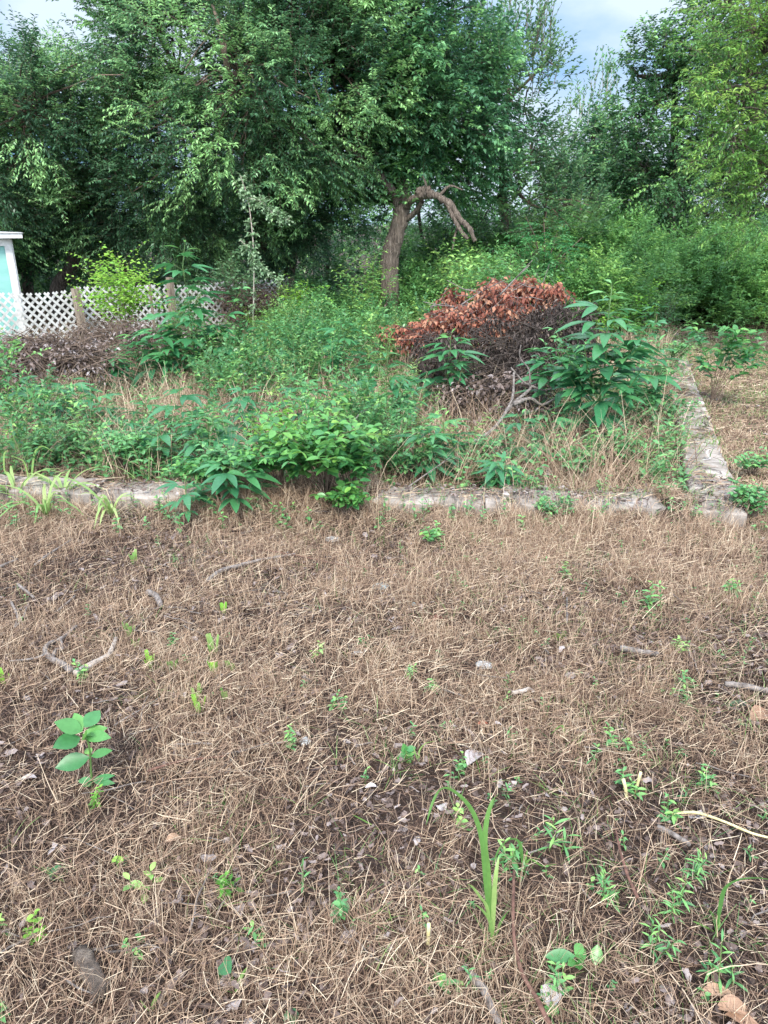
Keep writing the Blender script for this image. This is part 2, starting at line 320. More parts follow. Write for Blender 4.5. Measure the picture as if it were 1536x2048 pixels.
# ---------------------------------------------------------------- shed
def box(bf, c, s, rz=0., r=.5, bev=0):
    x, y, z = s[0]/2, s[1]/2, s[2]/2
    V = np.array([(sx*x, sy*y, sz*z) for sz in (-1, 1) for sx, sy in ((-1, -1), (1, -1), (1, 1), (-1, 1))])
    ca, sa = math.cos(rz), math.sin(rz); V = V@np.array([[ca, sa, 0], [-sa, ca, 0], [0, 0, 1]])+np.array(c)
    bf.add(V, [(3, 2, 1, 0), (4, 5, 6, 7), (0, 1, 5, 4), (1, 2, 6, 5), (2, 3, 7, 6), (3, 0, 4, 7)], r)
def shed():
    Y = 12.2; c = P(34, 560, Y); x1 = c[0]; gz = float(G(x1, Y)); top = P(25, 478, Y)[2]
    root = thing('garden_shed', (x1-1.3, Y+1.2, gz), 'mint green garden shed with white corner trim behind the left end of the lattice fence', 'shed')
    loc = np.array(root.location); rz = R(27)
    def loc2(u, v, z): return (x1-math.cos(rz)*u+math.sin(rz)*v*-1, Y+v*math.cos(rz)-math.sin(rz)*u, z)
    b = Buf(); h = top-gz
    box(b, loc2(1.3, 1.2, gz+h/2-.05), (2.6, 2.4, h+.1), rz); 
    for k in range(9): box(b, loc2(.3+k*.29, -.004, gz+h/2), (.012, .012, h), rz, .2)
    b.build('wall', M['mint'], root, False, loc)
    b = Buf(); box(b, loc2(.045, -.012, gz+h/2), (.10, .035, h), rz); box(b, loc2(-.012, .06, gz+h/2), (.03, .12, h), rz); box(b, loc2(1.3, -.016, gz+h-.05), (2.46, .04, .1), rz)
    b.build('trim', M['white'], root, False, loc)
    b = Buf(); box(b, loc2(1.3, 1.2, gz+h+.05), (2.95, 2.8, .07), rz); b.build('fascia', M['white'], root, False, loc)
    b = Buf(); mm = roughmat('roof_sheet', (.42, .43, .45), (.6, .61, .63), 12, (1, 1, 1), .3)
    q = [loc2(-.2, -.22, gz+h+.088), loc2(2.8, -.22, gz+h+.088), loc2(2.8, 2.62, gz+h+.088), loc2(-.2, 2.62, gz+h+.088), loc2(1.3, -.22, gz+h+.16), loc2(1.3, 2.62, gz+h+.16)]
    b.add(q, [(0, 4, 5, 3), (4, 1, 2, 5)], .5); b.add(q, [(0, 1, 4), (2, 3, 5)], .5); b.build('roof', mm, root, False, loc)
shed()

# ---------------------------------------------------------------- lattice fence
def fence():
    A = P(-330, 600, 9.4); B = P(598, 556, 15.2)
    root = thing('lattice_fence', (A[0], A[1], float(G(A[0], A[1]))), 'low white plastic lattice fence running from the shed towards the trees', 'fence')
    loc = np.array(root.location); n = 5; pts = [A+(B-A)*i/n for i in range(n+1)]
    ptop = [604, 0, 0, 0, 0, 0]
    for i in range(n):
        a, b_ = pts[i], pts[i+1]; d = (b_-a)[:2]; L = float(np.hypot(*d))-.05; d = d/np.hypot(*d); nn = np.array([d[1], -d[0]])
        H = .86; bf = Buf(); sw, pitch = .034, .13; sag = [.0, -.03, .02, -.02, .0][i]
        for layer, sg in ((0, 1), (1, -1)):
            off = nn*(.006*(1 if layer else -1))
            for k in range(-int(H/pitch)-1, int(L/pitch)+2):
                x0 = k*pitch+.02; x1 = x0+H      # runs x0..x1 while z 0..H (or H..0)
                t0, t1 = max(0, -x0/H), min(1, (L-x0)/H)
                if t1-t0 < .05: continue
                e = rng.uniform(-.006, .006, 2)
                def pt(t, s):
                    xx = x0+H*t; zz = (t if sg > 0 else 1-t)*H
                    q = a[:2]+d*(xx+s*sw*.5*-.7071*sg)+off
                    zt = a[2]+(b_[2]-a[2])*(xx/L)-H+sag*math.sin(xx/L*3.14)+.02*math.sin(xx*3+i)
                    return (q[0], q[1], zt+zz+s*sw*.5*.7071)
                V = []
                for t in (t0, t1):
                    for s in (-1, 1):
                        p = np.array(pt(t, s)); V += [p-np.append(nn*.0025, 0), p+np.append(nn*.0025, 0)]
                bf.add(V, [(0, 2, 6, 4), (1, 5, 7, 3), (0, 4, 5, 1), (2, 3, 7, 6), (0, 1, 3, 2), (4, 6, 7, 5)], rng.uniform(.35, .6))
        bf.build('lattice_panel', M['white'], root, False, loc)
    for px, h, wd, lean in ((145, .02, .14, .05), (335, .12, .13, -.02), (292, .03, .05, .0), (575, .05, .14, .02), (-120, 0, .12, 0)):
        # a point of the fence line at this column
        best = min((abs(768+FPX*(q[0])/(q[1]*ct-(q[2]-EYE)*st)-px), k) for k, q in ((k, A+(B-A)*k/200) for k in range(201)))[1]
        q = A+(B-A)*best/200; q = q+np.array([.1, -.14, 0]); g = float(G(q[0], q[1]))
        bf = Buf(); tube(bf, [(q[0]+lean, q[1], g-.1), (q[0]+lean*.5, q[1], (g+q[2])/2), (q[0], q[1], q[2]+h)], wd/2, wd/2*.95, 4 if wd > .1 else 6, rng.uniform(.3, .8), True, .03)
        bf.build('post', M['wood'], root, False, loc)
fence()

# ================================================================== trees
def ell(px, py, Y, rx, ry, rz): return (P(px, py, Y), np.array([rx, ry, rz], float))
def tufts(E, spacing, jit=.22, back=.5, inner=.25):
    """points on the outside of a union of ellipsoids, with outward normals; a few inside"""
    Ps, Ns = [], []
    for i, (c, r) in enumerate(E):
        ar = 4*math.pi*((r[0]*r[1])**1.6+(r[0]*r[2])**1.6+(r[1]*r[2])**1.6)**(1/1.6)/3**(1/1.6)
        n = int(ar/spacing**2); u = nrm(rng.normal(size=(n, 3))); kf = 1+jit*rng.normal(size=(n, 1))*.6
        m = rng.uniform(size=n) < inner; kf[m] *= rng.uniform(.35, .8, (m.sum(), 1))
        p = c+u*r*kf; nn = nrm(u/r)
        keep = (u[:, 1] < .25) | (rng.uniform(size=n) < back)
        for j, (c2, r2) in enumerate(E):
            if j != i: keep &= (np.sum(((p-c2)/r2)**2, 1) > .5) | m
        Ps.append(p[keep]); Ns.append(nn[keep])
    p, q = np.concatenate(Ps), np.concatenate(Ns); k = p[:, 2] > G(p[:, 0], p[:, 1])+.25
    return p[k], q[k]
def crown(E, sp, ntw, tL, nl, lL, lW, droop, ldroop, upb=.35, lf=None, tw=None, inner=.25, back=.5, tr=.28, twr=.004, tonescale=.35, jit=.22, big=False, open_=.8, prof=OVAL):
    tp, tn = tufts(E, sp, jit, back, inner); n = len(tp)
    tone = np.clip(.45+tonescale*rng.normal(size=n)*.8, .05, .95)
    s = np.repeat(tp, ntw, 0)+rs(n*ntw, 3)*tr; d = np.repeat(nrm(tn+UP*upb), ntw, 0)+rs(n*ntw, 3)*.85
    sprays(lf, tw, s, d, tL*rng.uniform(.6, 1.25, n*ntw), nl, lL, lW, droop, ldroop, np.repeat(tone, ntw), twr, open_, big, prof)
    return tp, tn
def limbs(tw, roots, tp, E, r0=.05, frac=.6, sag=.1, sides=5):
    """limbs from the given roots to the crown's centres and branches on to the tufts"""
    cs = []
    for c, r in E:
        a = min(roots, key=lambda q: np.linalg.norm(np.array(q)-c)); a = np.array(a)
        m1 = a+(c-a)*.35+rs(3)*.12*r; m2 = a+(c-a)*.7+rs(3)*.15*r
        tube(tw, [a, m1, m2, c+rs(3)*.1], r0*rng.uniform(.8, 1.2), r0*.4, 7, rng.uniform(.3, .7), wob=.08, sub=3); cs += [m1, m2, c]
    cs = np.array(cs); k = rng.uniform(size=len(tp)) < frac; q = tp[k]
    i = np.argmin(np.linalg.norm(q[:, None]-cs[None], axis=2)+rng.uniform(0, .6, (len(q), len(cs))), 1); a = cs[i]; t = np.linspace(0, 1, 5)[None, :, None]
    b = a[:, None]*(1-t)+q[:, None]*t+rs(len(q), 5, 3)*.05; b[:, :, 2] += sag*np.sin(t[..., 0]*3.14)
    tubes(tw, b, np.linspace(r0*.38, .008, 5)[None], 4, rng.uniform(0, 1, len(q)))
def finish(name, base, label, cat, parts, group=None):
    root = thing(name, base, label, cat, group); loc = np.array(root.location)
    for nm, bf, m in parts:
        if bf.n: bf.build(nm, m, root, True, loc)
    return root
def gpt(px, Y): 
    p = P(px, 600, Y); return np.array([p[0], Y, float(G(p[0], Y))])
def trunk(bf, pts, r0, r1, sides=12, sub=6, wob=.06, flare=True):
    n = (len(pts)-1)*sub+1; rad = np.linspace(r0, r1, n)
    if flare: rad[:3] *= [1.35, 1.15, 1.05]
    tube(bf, pts, rad, None, sides, .5, False, wob, sub)

# T1 the broad drooping tree at left
lf, tw, tk = Buf(), Buf(), Buf()
E = [ell(90, 300, 14.8, 1.75, 1.4, 1.1), ell(50, 215, 13.2, .9, .9, .6), ell(310, 60, 14.2, 1.35, 1.3, 1.4), ell(330, 330, 14.6, 1.8, 1.4, 1.35), ell(480, 150, 13.4, 1.8, 1.5, 1.5), ell(500, 395, 15.2, 1.35, 1.2, 1.2),
     ell(660, 130, 14, 1.6, 1.5, 1.6), ell(610, 320, 14.8, 1.35, 1.2, 1.3), ell(290, 420, 15.4, 1.2, .8, .6), ell(430, 460, 15.6, 1.0, .7, .6), ell(150, 400, 15.2, 1.0, .9, .5), ell(745, 200, 15.4, 1.0, 1, 1.3), ell(590, 440, 15.8, 1.0, .8, .7), ell(560, -60, 14, 2, 1.6, 1.2), ell(-110, 330, 13.4, 1.3, 1.2, 1.2)]
tp, tn = crown(E, .46, 26, .42, 16, .078, .029, .08, .22, .55, lf, tw, inner=.35, twr=.0025, tonescale=.6)
b0 = gpt(545, 15); rts = []; tks = []
for bx, tx, ty, Y2, r in ((548, 500, 330, 13.8, .13), (572, 590, 300, 14.4, .15)):
    q = gpt(bx, 16.2 if bx == 548 else 16.0); e = P(tx, ty, Y2+1.2); tk = Buf(); tks.append(tk); trunk(tk, [q-UP*.2, q+UP*.7+np.array([.03, 0, 0]), (q+e)/2+rs(3)*.1, e], r, r*.55); rts += [e, (q+e)/2]
q = gpt(118, 15.4); e = P(150, 330, 15.6); tk = Buf(); tks.append(tk); trunk(tk, [q-UP*.2, q+UP*.8, (q+e)/2+rs(3)*.15, e], .17, .1); rts += [e]
limbs(tw, rts, tp, E, .06, .5)
for a, b, r in (((450, 115), (425, 10), .05), ((452, 118), (440, 60), .035)):
    pa = P(*a, 12.2); pb = P(*b, 12.4); tube(tw, [pa-np.array([0, -.8, .5]), pa, (pa+pb)/2+rs(3)*.06, pb], r, r*.4, 7, .9, True, .1, 4)
for _ in range(5):
    pa = P(rng.uniform(300, 700), rng.uniform(100, 350), 12.6); d = nrm(rs(3)*[1, .2, .8]); tube(tw, [pa, pa+d*.35+UP*.05, pa+d*.7], .012, .004, 5, .95, sub=3)
finish('drooping_tree', b0, 'broad green tree with fine drooping leaves and thin trunks behind the lattice fence', 'tree', [('crown', lf, M['droop']), ('branches', tw, M['twig'])]+[('trunk', k_, M['bark']) for k_ in tks])

# T2 the tree with the thick furrowed trunk and the broken limb
lf, tw, tk = Buf(), Buf(), Buf()
b0 = gpt(782, 14); Y = 14
top = P(803, 412, Y)
trunk(tk, [b0-UP*.2, P(779, 545, Y), P(783, 500, Y), P(799, 445, Y), top, P(806, 385, Y+.05)], .165, .14, 16, wob=.1)
trunk(tk, [P(800, 425, Y), P(790, 392, Y-.1), P(762, 355, Y-.2), P(735, 330, Y-.3), P(700, 290, Y-.3)], .09, .05, 10, flare=False)
trunk(tk, [P(803, 415, Y+.05), P(803, 370, Y+.2), P(806, 320, Y+.3), P(800, 230, Y+.4), P(812, 120, Y+.6)], .13, .05, 10, flare=False)
bl = Buf(); trunk(bl, [P(806, 420, Y), P(820, 402, Y-.25), P(842, 392, Y-.5), P(868, 390, Y-.7), P(884, 398, Y-.75), P(903, 412, Y-.8), P(922, 440, Y-.9), P(938, 456, Y-1), P(950, 482, Y-1)], .07, .04, 12, flare=False, wob=.25)
for a_, b_, c_ in (((878, 392), (900, 372), (925, 380)), ((845, 392), (852, 370), (845, 352)), ((925, 440), (912, 462), (905, 500))): trunk(bl, [P(*a_, Y-.75), P(*b_, Y-.8), P(*c_, Y-.85)], .03, .012, 6, sub=3, flare=False, wob=.15)
trunk(bl, [P(893, 402, Y-.78), P(904, 430, Y-.85), P(922, 462, Y-.95), P(936, 478, Y-1)], .04, .03, 8, flare=False, wob=.1)
trunk(bl, [P(812, 440, Y-.05), P(830, 425, Y-.25), P(845, 402, Y-.4)], .05, .04, 8, flare=False)
trunk(bl, [P(845, 396, Y-.45), P(838, 382, Y-.5), P(862, 378, Y-.55)], .075, .055, 8, flare=False)
E = [ell(830, 60, 14.5, 1.3, 1.3, 1.4), ell(880, 200, 14.6, 1.1, 1.1, 1.0), ell(770, 200, 14.4, .9, 1, 1), ell(860, 310, 14.9, .9, .8, .7), ell(745, 270, 14.6, .5, .5, .4), ell(920, 120, 15.4, .6, .8, .9), ell(930, 330, 15.5, .8, .6, .6), ell(700, 400, 15.4, .7, .5, .5)]
tp, tn = crown(E, .42, 14, .45, 11, .1, .052, .1, .2, .5, lf, tw, inner=.3, twr=.0025, tonescale=.5)
limbs(tw, [P(800, 230, Y+.4), P(812, 120, Y+.6), P(735, 330, Y-.3), top], tp, E, .05, .6)
# small leafy shoots sprouting round the crotch
s = P(800, 395, Y-.2)+rs(30, 3)*[.3, .15, .12]; sprays(lf, tw, s, rs(30, 3)+UP*.5, .22, 8, .08, .045, .1, .1, np.full(30, .9))
o = finish('old_tree', b0, 'old tree with thick furrowed trunk and a broken limb arching down to the right', 'tree', [('crown', lf, M['elm']), ('branches', tw, M['bark']), ('trunk', tk, M['bark']), ('broken_limb', bl, M['bark'])])

def simple_tree(name, label, bx, Y, E, mat, tr_r, top, leaf=(.095, .045), sp=.48, ntw=13, tL=.45, nl=11, droop=.12, ldroop=.2, upb=.5, inner=.3, bark='bark', back=.5, frac=.5, jit=.22, tonescale=.35, big=False, prof=OVAL, group=None, cat='tree'):
    lf, tw, tk = Buf(), Buf(), Buf(); q = gpt(bx, Y); e = P(top[0], top[1], Y)
    trunk(tk, [q-UP*.2, q+(e-q)*.25+rs(3)*.05, q+(e-q)*.6+rs(3)*.1, e], tr_r, tr_r*.35, 10)
    tp, tn = crown(E, sp, ntw, tL, nl, leaf[0], leaf[1], droop, ldroop, upb, lf, tw, inner=inner, back=back, jit=jit, tonescale=tonescale, big=big, prof=prof)
    limbs(tw, [e, q+(e-q)*.6, q+(e-q)*.35], tp, E, tr_r*.45, frac)
    return finish(name, q, label, cat, [('crown', lf, M[mat]), ('branches', tw, M[bark]), ('trunk', tk, M[bark])], group)
def shoots(lf, tw, pts, Y, L, dY=.4, tone=.5, leaf=(.095, .045), nl=16, sp=.12, ld=.0):
    """long upright leafy shoots standing out of a crown top"""
    s = np.array([P(x, y, Y+rng.uniform(-dY, dY)) for x, y in pts]); n = len(s)
    d = nrm(np.stack([rng.normal(0, .22, n)+.1, rng.normal(0, .2, n), np.ones(n)], 1)); Ls = L*rng.uniform(.6, 1.2, n)
    sprays(lf, tw, s, d, Ls, nl, leaf[0], leaf[1], -.02, ld-.35, np.full(n, tone), .008, .65)
# T3 spiky upright tree right of the old tree
lf, tw, tk = Buf(), Buf(), Buf(); Y = 16.5; q = gpt(1010, Y)
e = P(1015, 200, Y); trunk(tk, [q-UP*.2, q+UP*1.2, P(1005, 350, Y), e], .13, .05)
E = [ell(1015, 150, Y, .6, .7, .7), ell(1050, 220, Y, .5, .6, .7), ell(1000, 260, Y+.2, .8, .8, .5), ell(1060, 330, Y-.2, .65, .7, .5), ell(960, 180, Y, .6, .7, .8), ell(1075, 140, Y, .25, .3, .5), ell(990, 400, Y-.4, .9, .8, .6), ell(1090, 420, Y-.5, .8, .7, .6)]
tp, tn = crown(E, .5, 10, .5, 11, .1, .05, .0, -.1, .9, lf, tw, inner=.15, back=.2, jit=.3, twr=.003, tonescale=.6)
limbs(tw, [e, P(1005, 350, Y), P(1010, 280, Y)], tp, E, .05, .6)
shoots(lf, tw, [(rng.uniform(960, 1105), rng.uniform(50, 140)) for _ in range(36)]+[(rng.uniform(1050, 1108), rng.uniform(70, 200)) for _ in range(18)], Y, .95)
for _ in range(3): pass
finish('upright_tree', q, 'airy tree with long upright shoots against the sky beside the old broken tree', 'tree', [('crown', lf, M['elm2']), ('branches', tw, M['twig']), ('trunk', tk, M['bark'])])
# T4 small tree in the sky gap
lf, tw, tk = Buf(), Buf(), Buf(); Y = 20; q = gpt(1190, Y); e = P(1190, 240, Y); trunk(tk, [q-UP*.2, q+UP*1.2, P(1185, 330, Y), e], .12, .04)
E = [ell(1198, 285, Y, .35, .5, .6), ell(1170, 360, Y, .9, .8, .6), ell(1235, 340, Y, .7, .8, .7), ell(1130, 330, Y+.5, .6, .6, .5), ell(1170, 440, Y-.5, 1.2, .8, .8)]
tp, tn = crown(E, .45, 12, .5, 10, .12, .06, .0, -.05, .8, lf, tw, back=.6, inner=.4, twr=.003)
limbs(tw, [e, P(1185, 330, Y)], tp, E, .05, .5)
shoots(lf, tw, [(rng.uniform(1168, 1235), rng.uniform(165, 260)) for _ in range(26)]+[(rng.uniform(1130, 1180), rng.uniform(205, 280)) for _ in range(10)], Y, .8)
finish('slender_tree', q, 'smaller tree with a ragged pointed top standing in the gap of sky', 'tree', [('crown', lf, M['elm']), ('branches', tw, M['palebark']), ('trunk', tk, M['bark'])])
# T5 dark trees right
simple_tree('dark_tree', 'tall dense dark green tree with rounded leaf clumps, right of the sky gap', 1330, 18.5,
    [ell(1320, 120, 18, .6, .7, .35), ell(1275, 150, 18, .38, .5, .32), ell(1290, 235, 18, .75, .8, .6), ell(1400, 110, 18, .6, .9, .9), ell(1350, 250, 17.7, .95, .9, .8), ell(1270, 330, 18.2, .85, .8, .6), ell(1455, 10, 18, .7, 1, 1.2), ell(1490, 150, 18, 1.1, 1, 1.3), ell(1360, 360, 17.5, 1.1, .8, .6)], 'dark', .17, (1350, 150), leaf=(.1, .055), sp=.5, tonescale=.5)
simple_tree('shaded_tree', 'low dark leafy tree in the shade under the yellow-green boughs', 1460, 20.2,
    [ell(1430, 370, 20, 1.5, 1, 1.0), ell(1510, 290, 20.3, 1.4, 1, 1.4), ell(1560, 400, 19.6, 1.3, .9, .9), ell(1330, 410, 20.6, 1.1, .8, .7), ell(1240, 420, 20.2, 1.1, .8, .7)], 'dark', .12, (1460, 300), leaf=(.1, .05), sp=.5, inner=.4)
# T6 yellow green tree right front
simple_tree('ash_tree', 'bright yellow-green tree with drooping leaflets leaning in at the right edge', 1620, 11.5,
    [ell(1510, 70, 11.3, .55, .5, .55), ell(1480, 195, 11.2, .5, .4, .35), ell(1560, 250, 11, .8, .5, .6), ell(1475, 290, 11.1, .35, .4, .2), ell(1560, 120, 11.5, .8, .8, .8), ell(1610, 300, 11.4, 1, .9, 1.1), ell(1590, -40, 11.8, 1.1, 1, .9), ell(1525, 345, 11.4, .35, .4, .2)], 'yel', .12, (1600, 150), back=.3, leaf=(.085, .027), sp=.4, ntw=13, tL=.38, nl=11, droop=.15, ldroop=.3, upb=.4, inner=.25, tonescale=.3)
# T0 far left shrubs/trees behind shed and fence
simple_tree('hackberry_tree', 'dark leafy tree behind the mint shed at the left edge', 60, 16.5,
    [ell(10, 380, 16, 1.3, 1, 1.2), ell(120, 470, 16.6, 1.3, .9, .8), ell(-120, 300, 16, 1.5, 1, 1.6), ell(40, 540, 16.4, 1, .7, .5)], 'dark', .15, (20, 330), leaf=(.1, .055), inner=.4)
# background mass of woods
def woods():
    lf, tw = Buf(), Buf(); E = []
    for X in np.arange(-17, 19, 1.9):
        Yb = 23.5+rng.uniform(-1, 1.5); hh = 3.2+rng.uniform(-.8, .7)
        if 3.5 < X < 9: hh = min(hh, 3.0)
        for z in np.arange(.1, hh, 1.25): E.append((np.array([X+rng.uniform(-.5, .5), Yb+z*.2, z-.5]), np.array([1.4, 1.0, .95])*rng.uniform(.8, 1.15)))
    tp, tn = crown(E, .62, 8, .6, 9, .13, .07, .2, .2, .4, lf, None, inner=.35, back=.3)
    o = lf.build('woods', M['dark']); tag(o, 'dark mass of woodland foliage behind all the trees', 'woods', kind='stuff')
woods()
def back_trunks():
    for i, (px, Y, r, lean, lab) in enumerate(((650, 19, .05, .2, 'thin dark sapling trunk between the forked trunks and the old tree'), (848, 17.5, .06, -.15, 'slim dark stem just right of the old tree trunk'), (905, 18.5, .05, .5, 'thin leaning stem under the broken limb'), (252, 16.5, .08, -.1, 'dark slim trunk in the shade behind the fence and the lime bush'))):
        tk = Buf(); q = gpt(px, Y); tube(tk, [q-UP*.2, q+UP*1+rs(3)*.1, q+UP*2.2+np.array([lean, 0, 0]), q+UP*3.6+np.array([lean*1.6, 0, 0])], r, r*.4, 8, .3, wob=.08, sub=4)
        lf, tw = Buf(), Buf(); n = 60; s = q+UP*rng.uniform(1.4, 3.4, (n, 1))+rs(n, 3)*[.5, .4, .1]; sprays(lf, tw, s, rs(n, 3)+UP*.3, .5, 10, .09, .045, .15, .2)
        finish('sapling', q, lab, 'sapling', [('trunk', tk, M['bark']), ('crown', lf, M['dark']), ('branches', tw, M['bark'])])
back_trunks()
# ================================================================== straw, litter and ground cover
def scatter(n, y0, y1, pw=1.0, m=.66, x0=None):
    """points on the ground in the view's wedge; pw weights towards the far end"""
    y = (rng.uniform(0, 1, n)*(y1**(pw+1)-y0**(pw+1))+y0**(pw+1))**(1/(pw+1))
    x = rs(n)*(m*y+.35); return x, y
def laid(bf, x, y, L, W, r, zmax, tilt=.12, curl=.5, S=4):
    n = len(x); az = rng.uniform(0, 2*math.pi, n); t = np.linspace(-.5, .5, S)[None]
    L = np.broadcast_to(L, (n,))*rng.uniform(.5, 1.3, n); k = rs(n)*curl
    ang = az[:, None]+k[:, None]*t*2
    dx = np.cos(ang)*L[:, None]/(S-1); dy = np.sin(ang)*L[:, None]/(S-1)
    X = x[:, None]+np.cumsum(dx, 1)-dx.sum(1, keepdims=True)/2; Y = y[:, None]+np.cumsum(dy, 1)-dy.sum(1, keepdims=True)/2
    h = rng.uniform(.002, zmax, n); sl = np.abs(rs(n))*tilt
    Z = Top(X, Y)+h[:, None]+(t+.5)*(L*sl)[:, None]+.006*np.abs(rs(n, S))+np.maximum(0, .5-2*np.abs(t))*0.1*L[:, None]*rng.uniform(0, .5, (n, 1))
    Pt = np.stack([X, Y, Z], -1); ro = rng.uniform(0, math.pi, n)
    perp = np.stack([-np.sin(az), np.cos(az), np.zeros(n)], 1); side = nrm(perp*np.cos(ro*.45)[:, None]+UP*np.sin(ro*.45)[:, None])
    Wd = np.broadcast_to(W, (n,))[:, None]*np.linspace(1, .55, S)*rng.uniform(.6, 1.3, (n, 1))
    ribbons(bf, Pt, Wd, side, r)
def standing(bf, x, y, L, W, lean, r, S=4, z=None, bend=.5):
    n = len(x); az = rng.uniform(0, 2*math.pi, n); L = np.broadcast_to(L, (n,))*rng.uniform(.5, 1.2, n); ln = np.broadcast_to(lean, (n,))*rng.uniform(.1, 1.6, n)
    t = np.linspace(0, 1, S)[None]; b = rng.uniform(0, 1, n)*bend
    out = (ln*L)[:, None]*t+(b*L)[:, None]*t**2.2; up = L[:, None]*(t-.35*b[:, None]*t**2.5)/np.sqrt(1+ln**2)[:, None]
    X = x[:, None]+np.cos(az)[:, None]*out; Y = y[:, None]+np.sin(az)[:, None]*out; z0 = Top(x, y) if z is None else z
    Pt = np.stack([X, Y, z0[:, None]-.005+up], -1); q = az+rs(n)*1.2+math.pi/2; side = np.stack([np.cos(q), np.sin(q), np.zeros(n)], 1)
    ribbons(bf, Pt, np.broadcast_to(W, (n,))[:, None]*np.linspace(1, .25, S)*rng.uniform(.6, 1.3, (n, 1)), side, r)
def patch(x, y): return .6*vnoise(x, y, .55, 5)+.4*vnoise(x, y, .2, 6)
def darkleft(x, y): return np.exp(-(((x+1.35)/.95)**2+((y-3.5)/.62)**2))
def tuftpts(x, y, k, rad):
    n = len(x); return np.repeat(x, k)+rng.normal(0, rad, n*k), np.repeat(y, k)+rng.normal(0, rad, n*k)
bf = Buf()
x, y = scatter(90000, .75, 4.75, .6); k = ~bare(x, y, .03); x, y = x[k], y[k]; p = patch(x, y); laid(bf, x, y, .06, .0022+.0005*y, np.clip(.03+.4*rng.uniform(0, 1, len(x))**1.5+.12*(p-.5), 0, 1), .014)
x, y = scatter(200000, .75, 4.8, .75); p = patch(x, y); dl = darkleft(x, y)
k = (rng.uniform(size=len(x)) < np.clip(.42+1.3*(p-.33)-.45*dl, .26, 1)) & ~bare(x, y, .03); x, y, p = x[k], y[k], p[k]
laid(bf, x, y, .062, .0011+.0004*y, np.clip(.25+.72*rng.uniform(0, 1, len(x))**1.4+.25*(vnoise(x, y, .9, 88)-.5), 0, 1), .045, .5, .25, 3)
x, y = scatter(420, .8, 4.6, .9); laid(bf, x, y, .2, .0024, np.clip(.6+.4*rng.uniform(0, 1, len(x)), 0, 1), .05, .25, .3, 6)
tag(bf.build('straw', M['straw'], None, False), 'matted dry straw lying over the soil', 'straw', kind='stuff')
bf = Buf()
x, y = scatter(17000, .8, 4.7, 1.1); p = patch(x, y); k = (rng.uniform(size=len(x)) < np.clip(.15+2.2*(p-.3), .12, 1)*(1-.8*darkleft(x, y))) & ~bare(x, y, .02); x, y = x[k], y[k]
X, Yy = tuftpts(x, y, 10, .03); L = np.repeat(rng.uniform(.04, .13, len(x)), 10); standing(bf, X, Yy, L, .0015+.0004*Yy, .22, np.clip(.45+.5*rng.uniform(0, 1, len(X)), 0, 1))
# taller dead grass along both faces of the front strip and in the lot
s = rng.uniform(0, 1, 900); base = lft[None]+(cor-lft)[None]*s[:, None]; q = np.where(rng.uniform(size=900) < .6, -.17-np.abs(rng.normal(0, .16, 900)), .2+np.abs(rng.normal(0, .3, 900)))
d = (cor-lft)/np.hypot(*(cor-lft)); pt = base+np.array([-d[1], d[0]])[None]*q[:, None]; px_ = 768+FPX*pt[:, 0]/(pt[:, 1]*ct+1.6*st)
k = (rng.uniform(size=900) < np.where(px_ > 470, .9, .3)*np.clip(3*(vnoise(pt[:, 0], pt[:, 1], .3, 77)-.35), .03, 1)+.5*((px_ > 350) & (px_ < 780))) & ~bare(pt[:, 0], pt[:, 1], .03); pt = pt[k]
X, Yy = tuftpts(pt[:, 0], pt[:, 1], 16, .03); L = np.repeat(rng.uniform(.08, .26, len(pt)), 16); standing(bf, X, Yy, L, .0032, .42, np.clip(.5+.48*rng.uniform(0, 1, len(X)), 0, 1), 5, bend=.9)
x, y = scatter(9500, 4.6, 13.5, .6); p = patch(x*.45, y*.45); k = (rng.uniform(size=len(x)) < np.clip(2.2*(p-.22), .1, 1)) & ~bare(x, y, .05); x, y = x[k], y[k]
ins = inside(x, y); X, Yy = tuftpts(x, y, 11, .05); L = np.repeat(np.where(ins, rng.uniform(.18, .58, len(x)), rng.uniform(.04, .12, len(x))), 11)
standing(bf, X, Yy, L, .0022+.0006*Yy, .35, np.clip(.42+.55*rng.uniform(0, 1, len(X)), 0, 1), 4, bend=.8)
x, y = scatter(6000, 13, 21, .6); X, Yy = tuftpts(x, y, 5, .06); standing(bf, X, Yy, .12, .012, .4, np.clip(.42+.55*rng.uniform(0, 1, len(X)), 0, 1), 3)
tag(bf.build('dead_grass', M['straw'], None, False), 'standing tufts of dry tan grass', 'dead grass', kind='stuff')
bf = Buf()
x, y = scatter(90000, 4.7, 14, .75); k = ~bare(x, y, .06); x, y = x[k], y[k]; p = patch(x, y); laid(bf, x, y, np.where(inside(x, y), .2, .1), .0018+.0006*y, np.clip(.15+.75*rng.uniform(0, 1, len(x))**1.2*(.5+p), 0, 1), .05, .25)
x, y = scatter(26000, 14, 24, .75); laid(bf, x, y, .3, .016, np.clip(.15+.7*rng.uniform(0, 1, len(x)), 0, 1), .05, .1)
# straw across the footing tops
for a, b, n in ((lft, cor, 1300), (cor, far, 1100)):
    s = rng.uniform(0, 1, n)**(1 if b is cor else 1.5); pt = a[None]+(b-a)[None]*s[:, None]+rng.normal(0, .12, (n, 2)); k = rng.uniform(size=n) < np.clip(2.2*(vnoise(pt[:, 0]+9, pt[:, 1], .4, 9)-.25), .05, 1)
    laid(bf, pt[k, 0], pt[k, 1], .16, .002+.0007*pt[k, 1], np.clip(rng.uniform(.1, .95, k.sum()), 0, 1), .02, .08)
tag(bf.build('far_straw', M['straw'], None, False), 'dry straw covering the lot inside and beyond the footing', 'straw', kind='stuff')
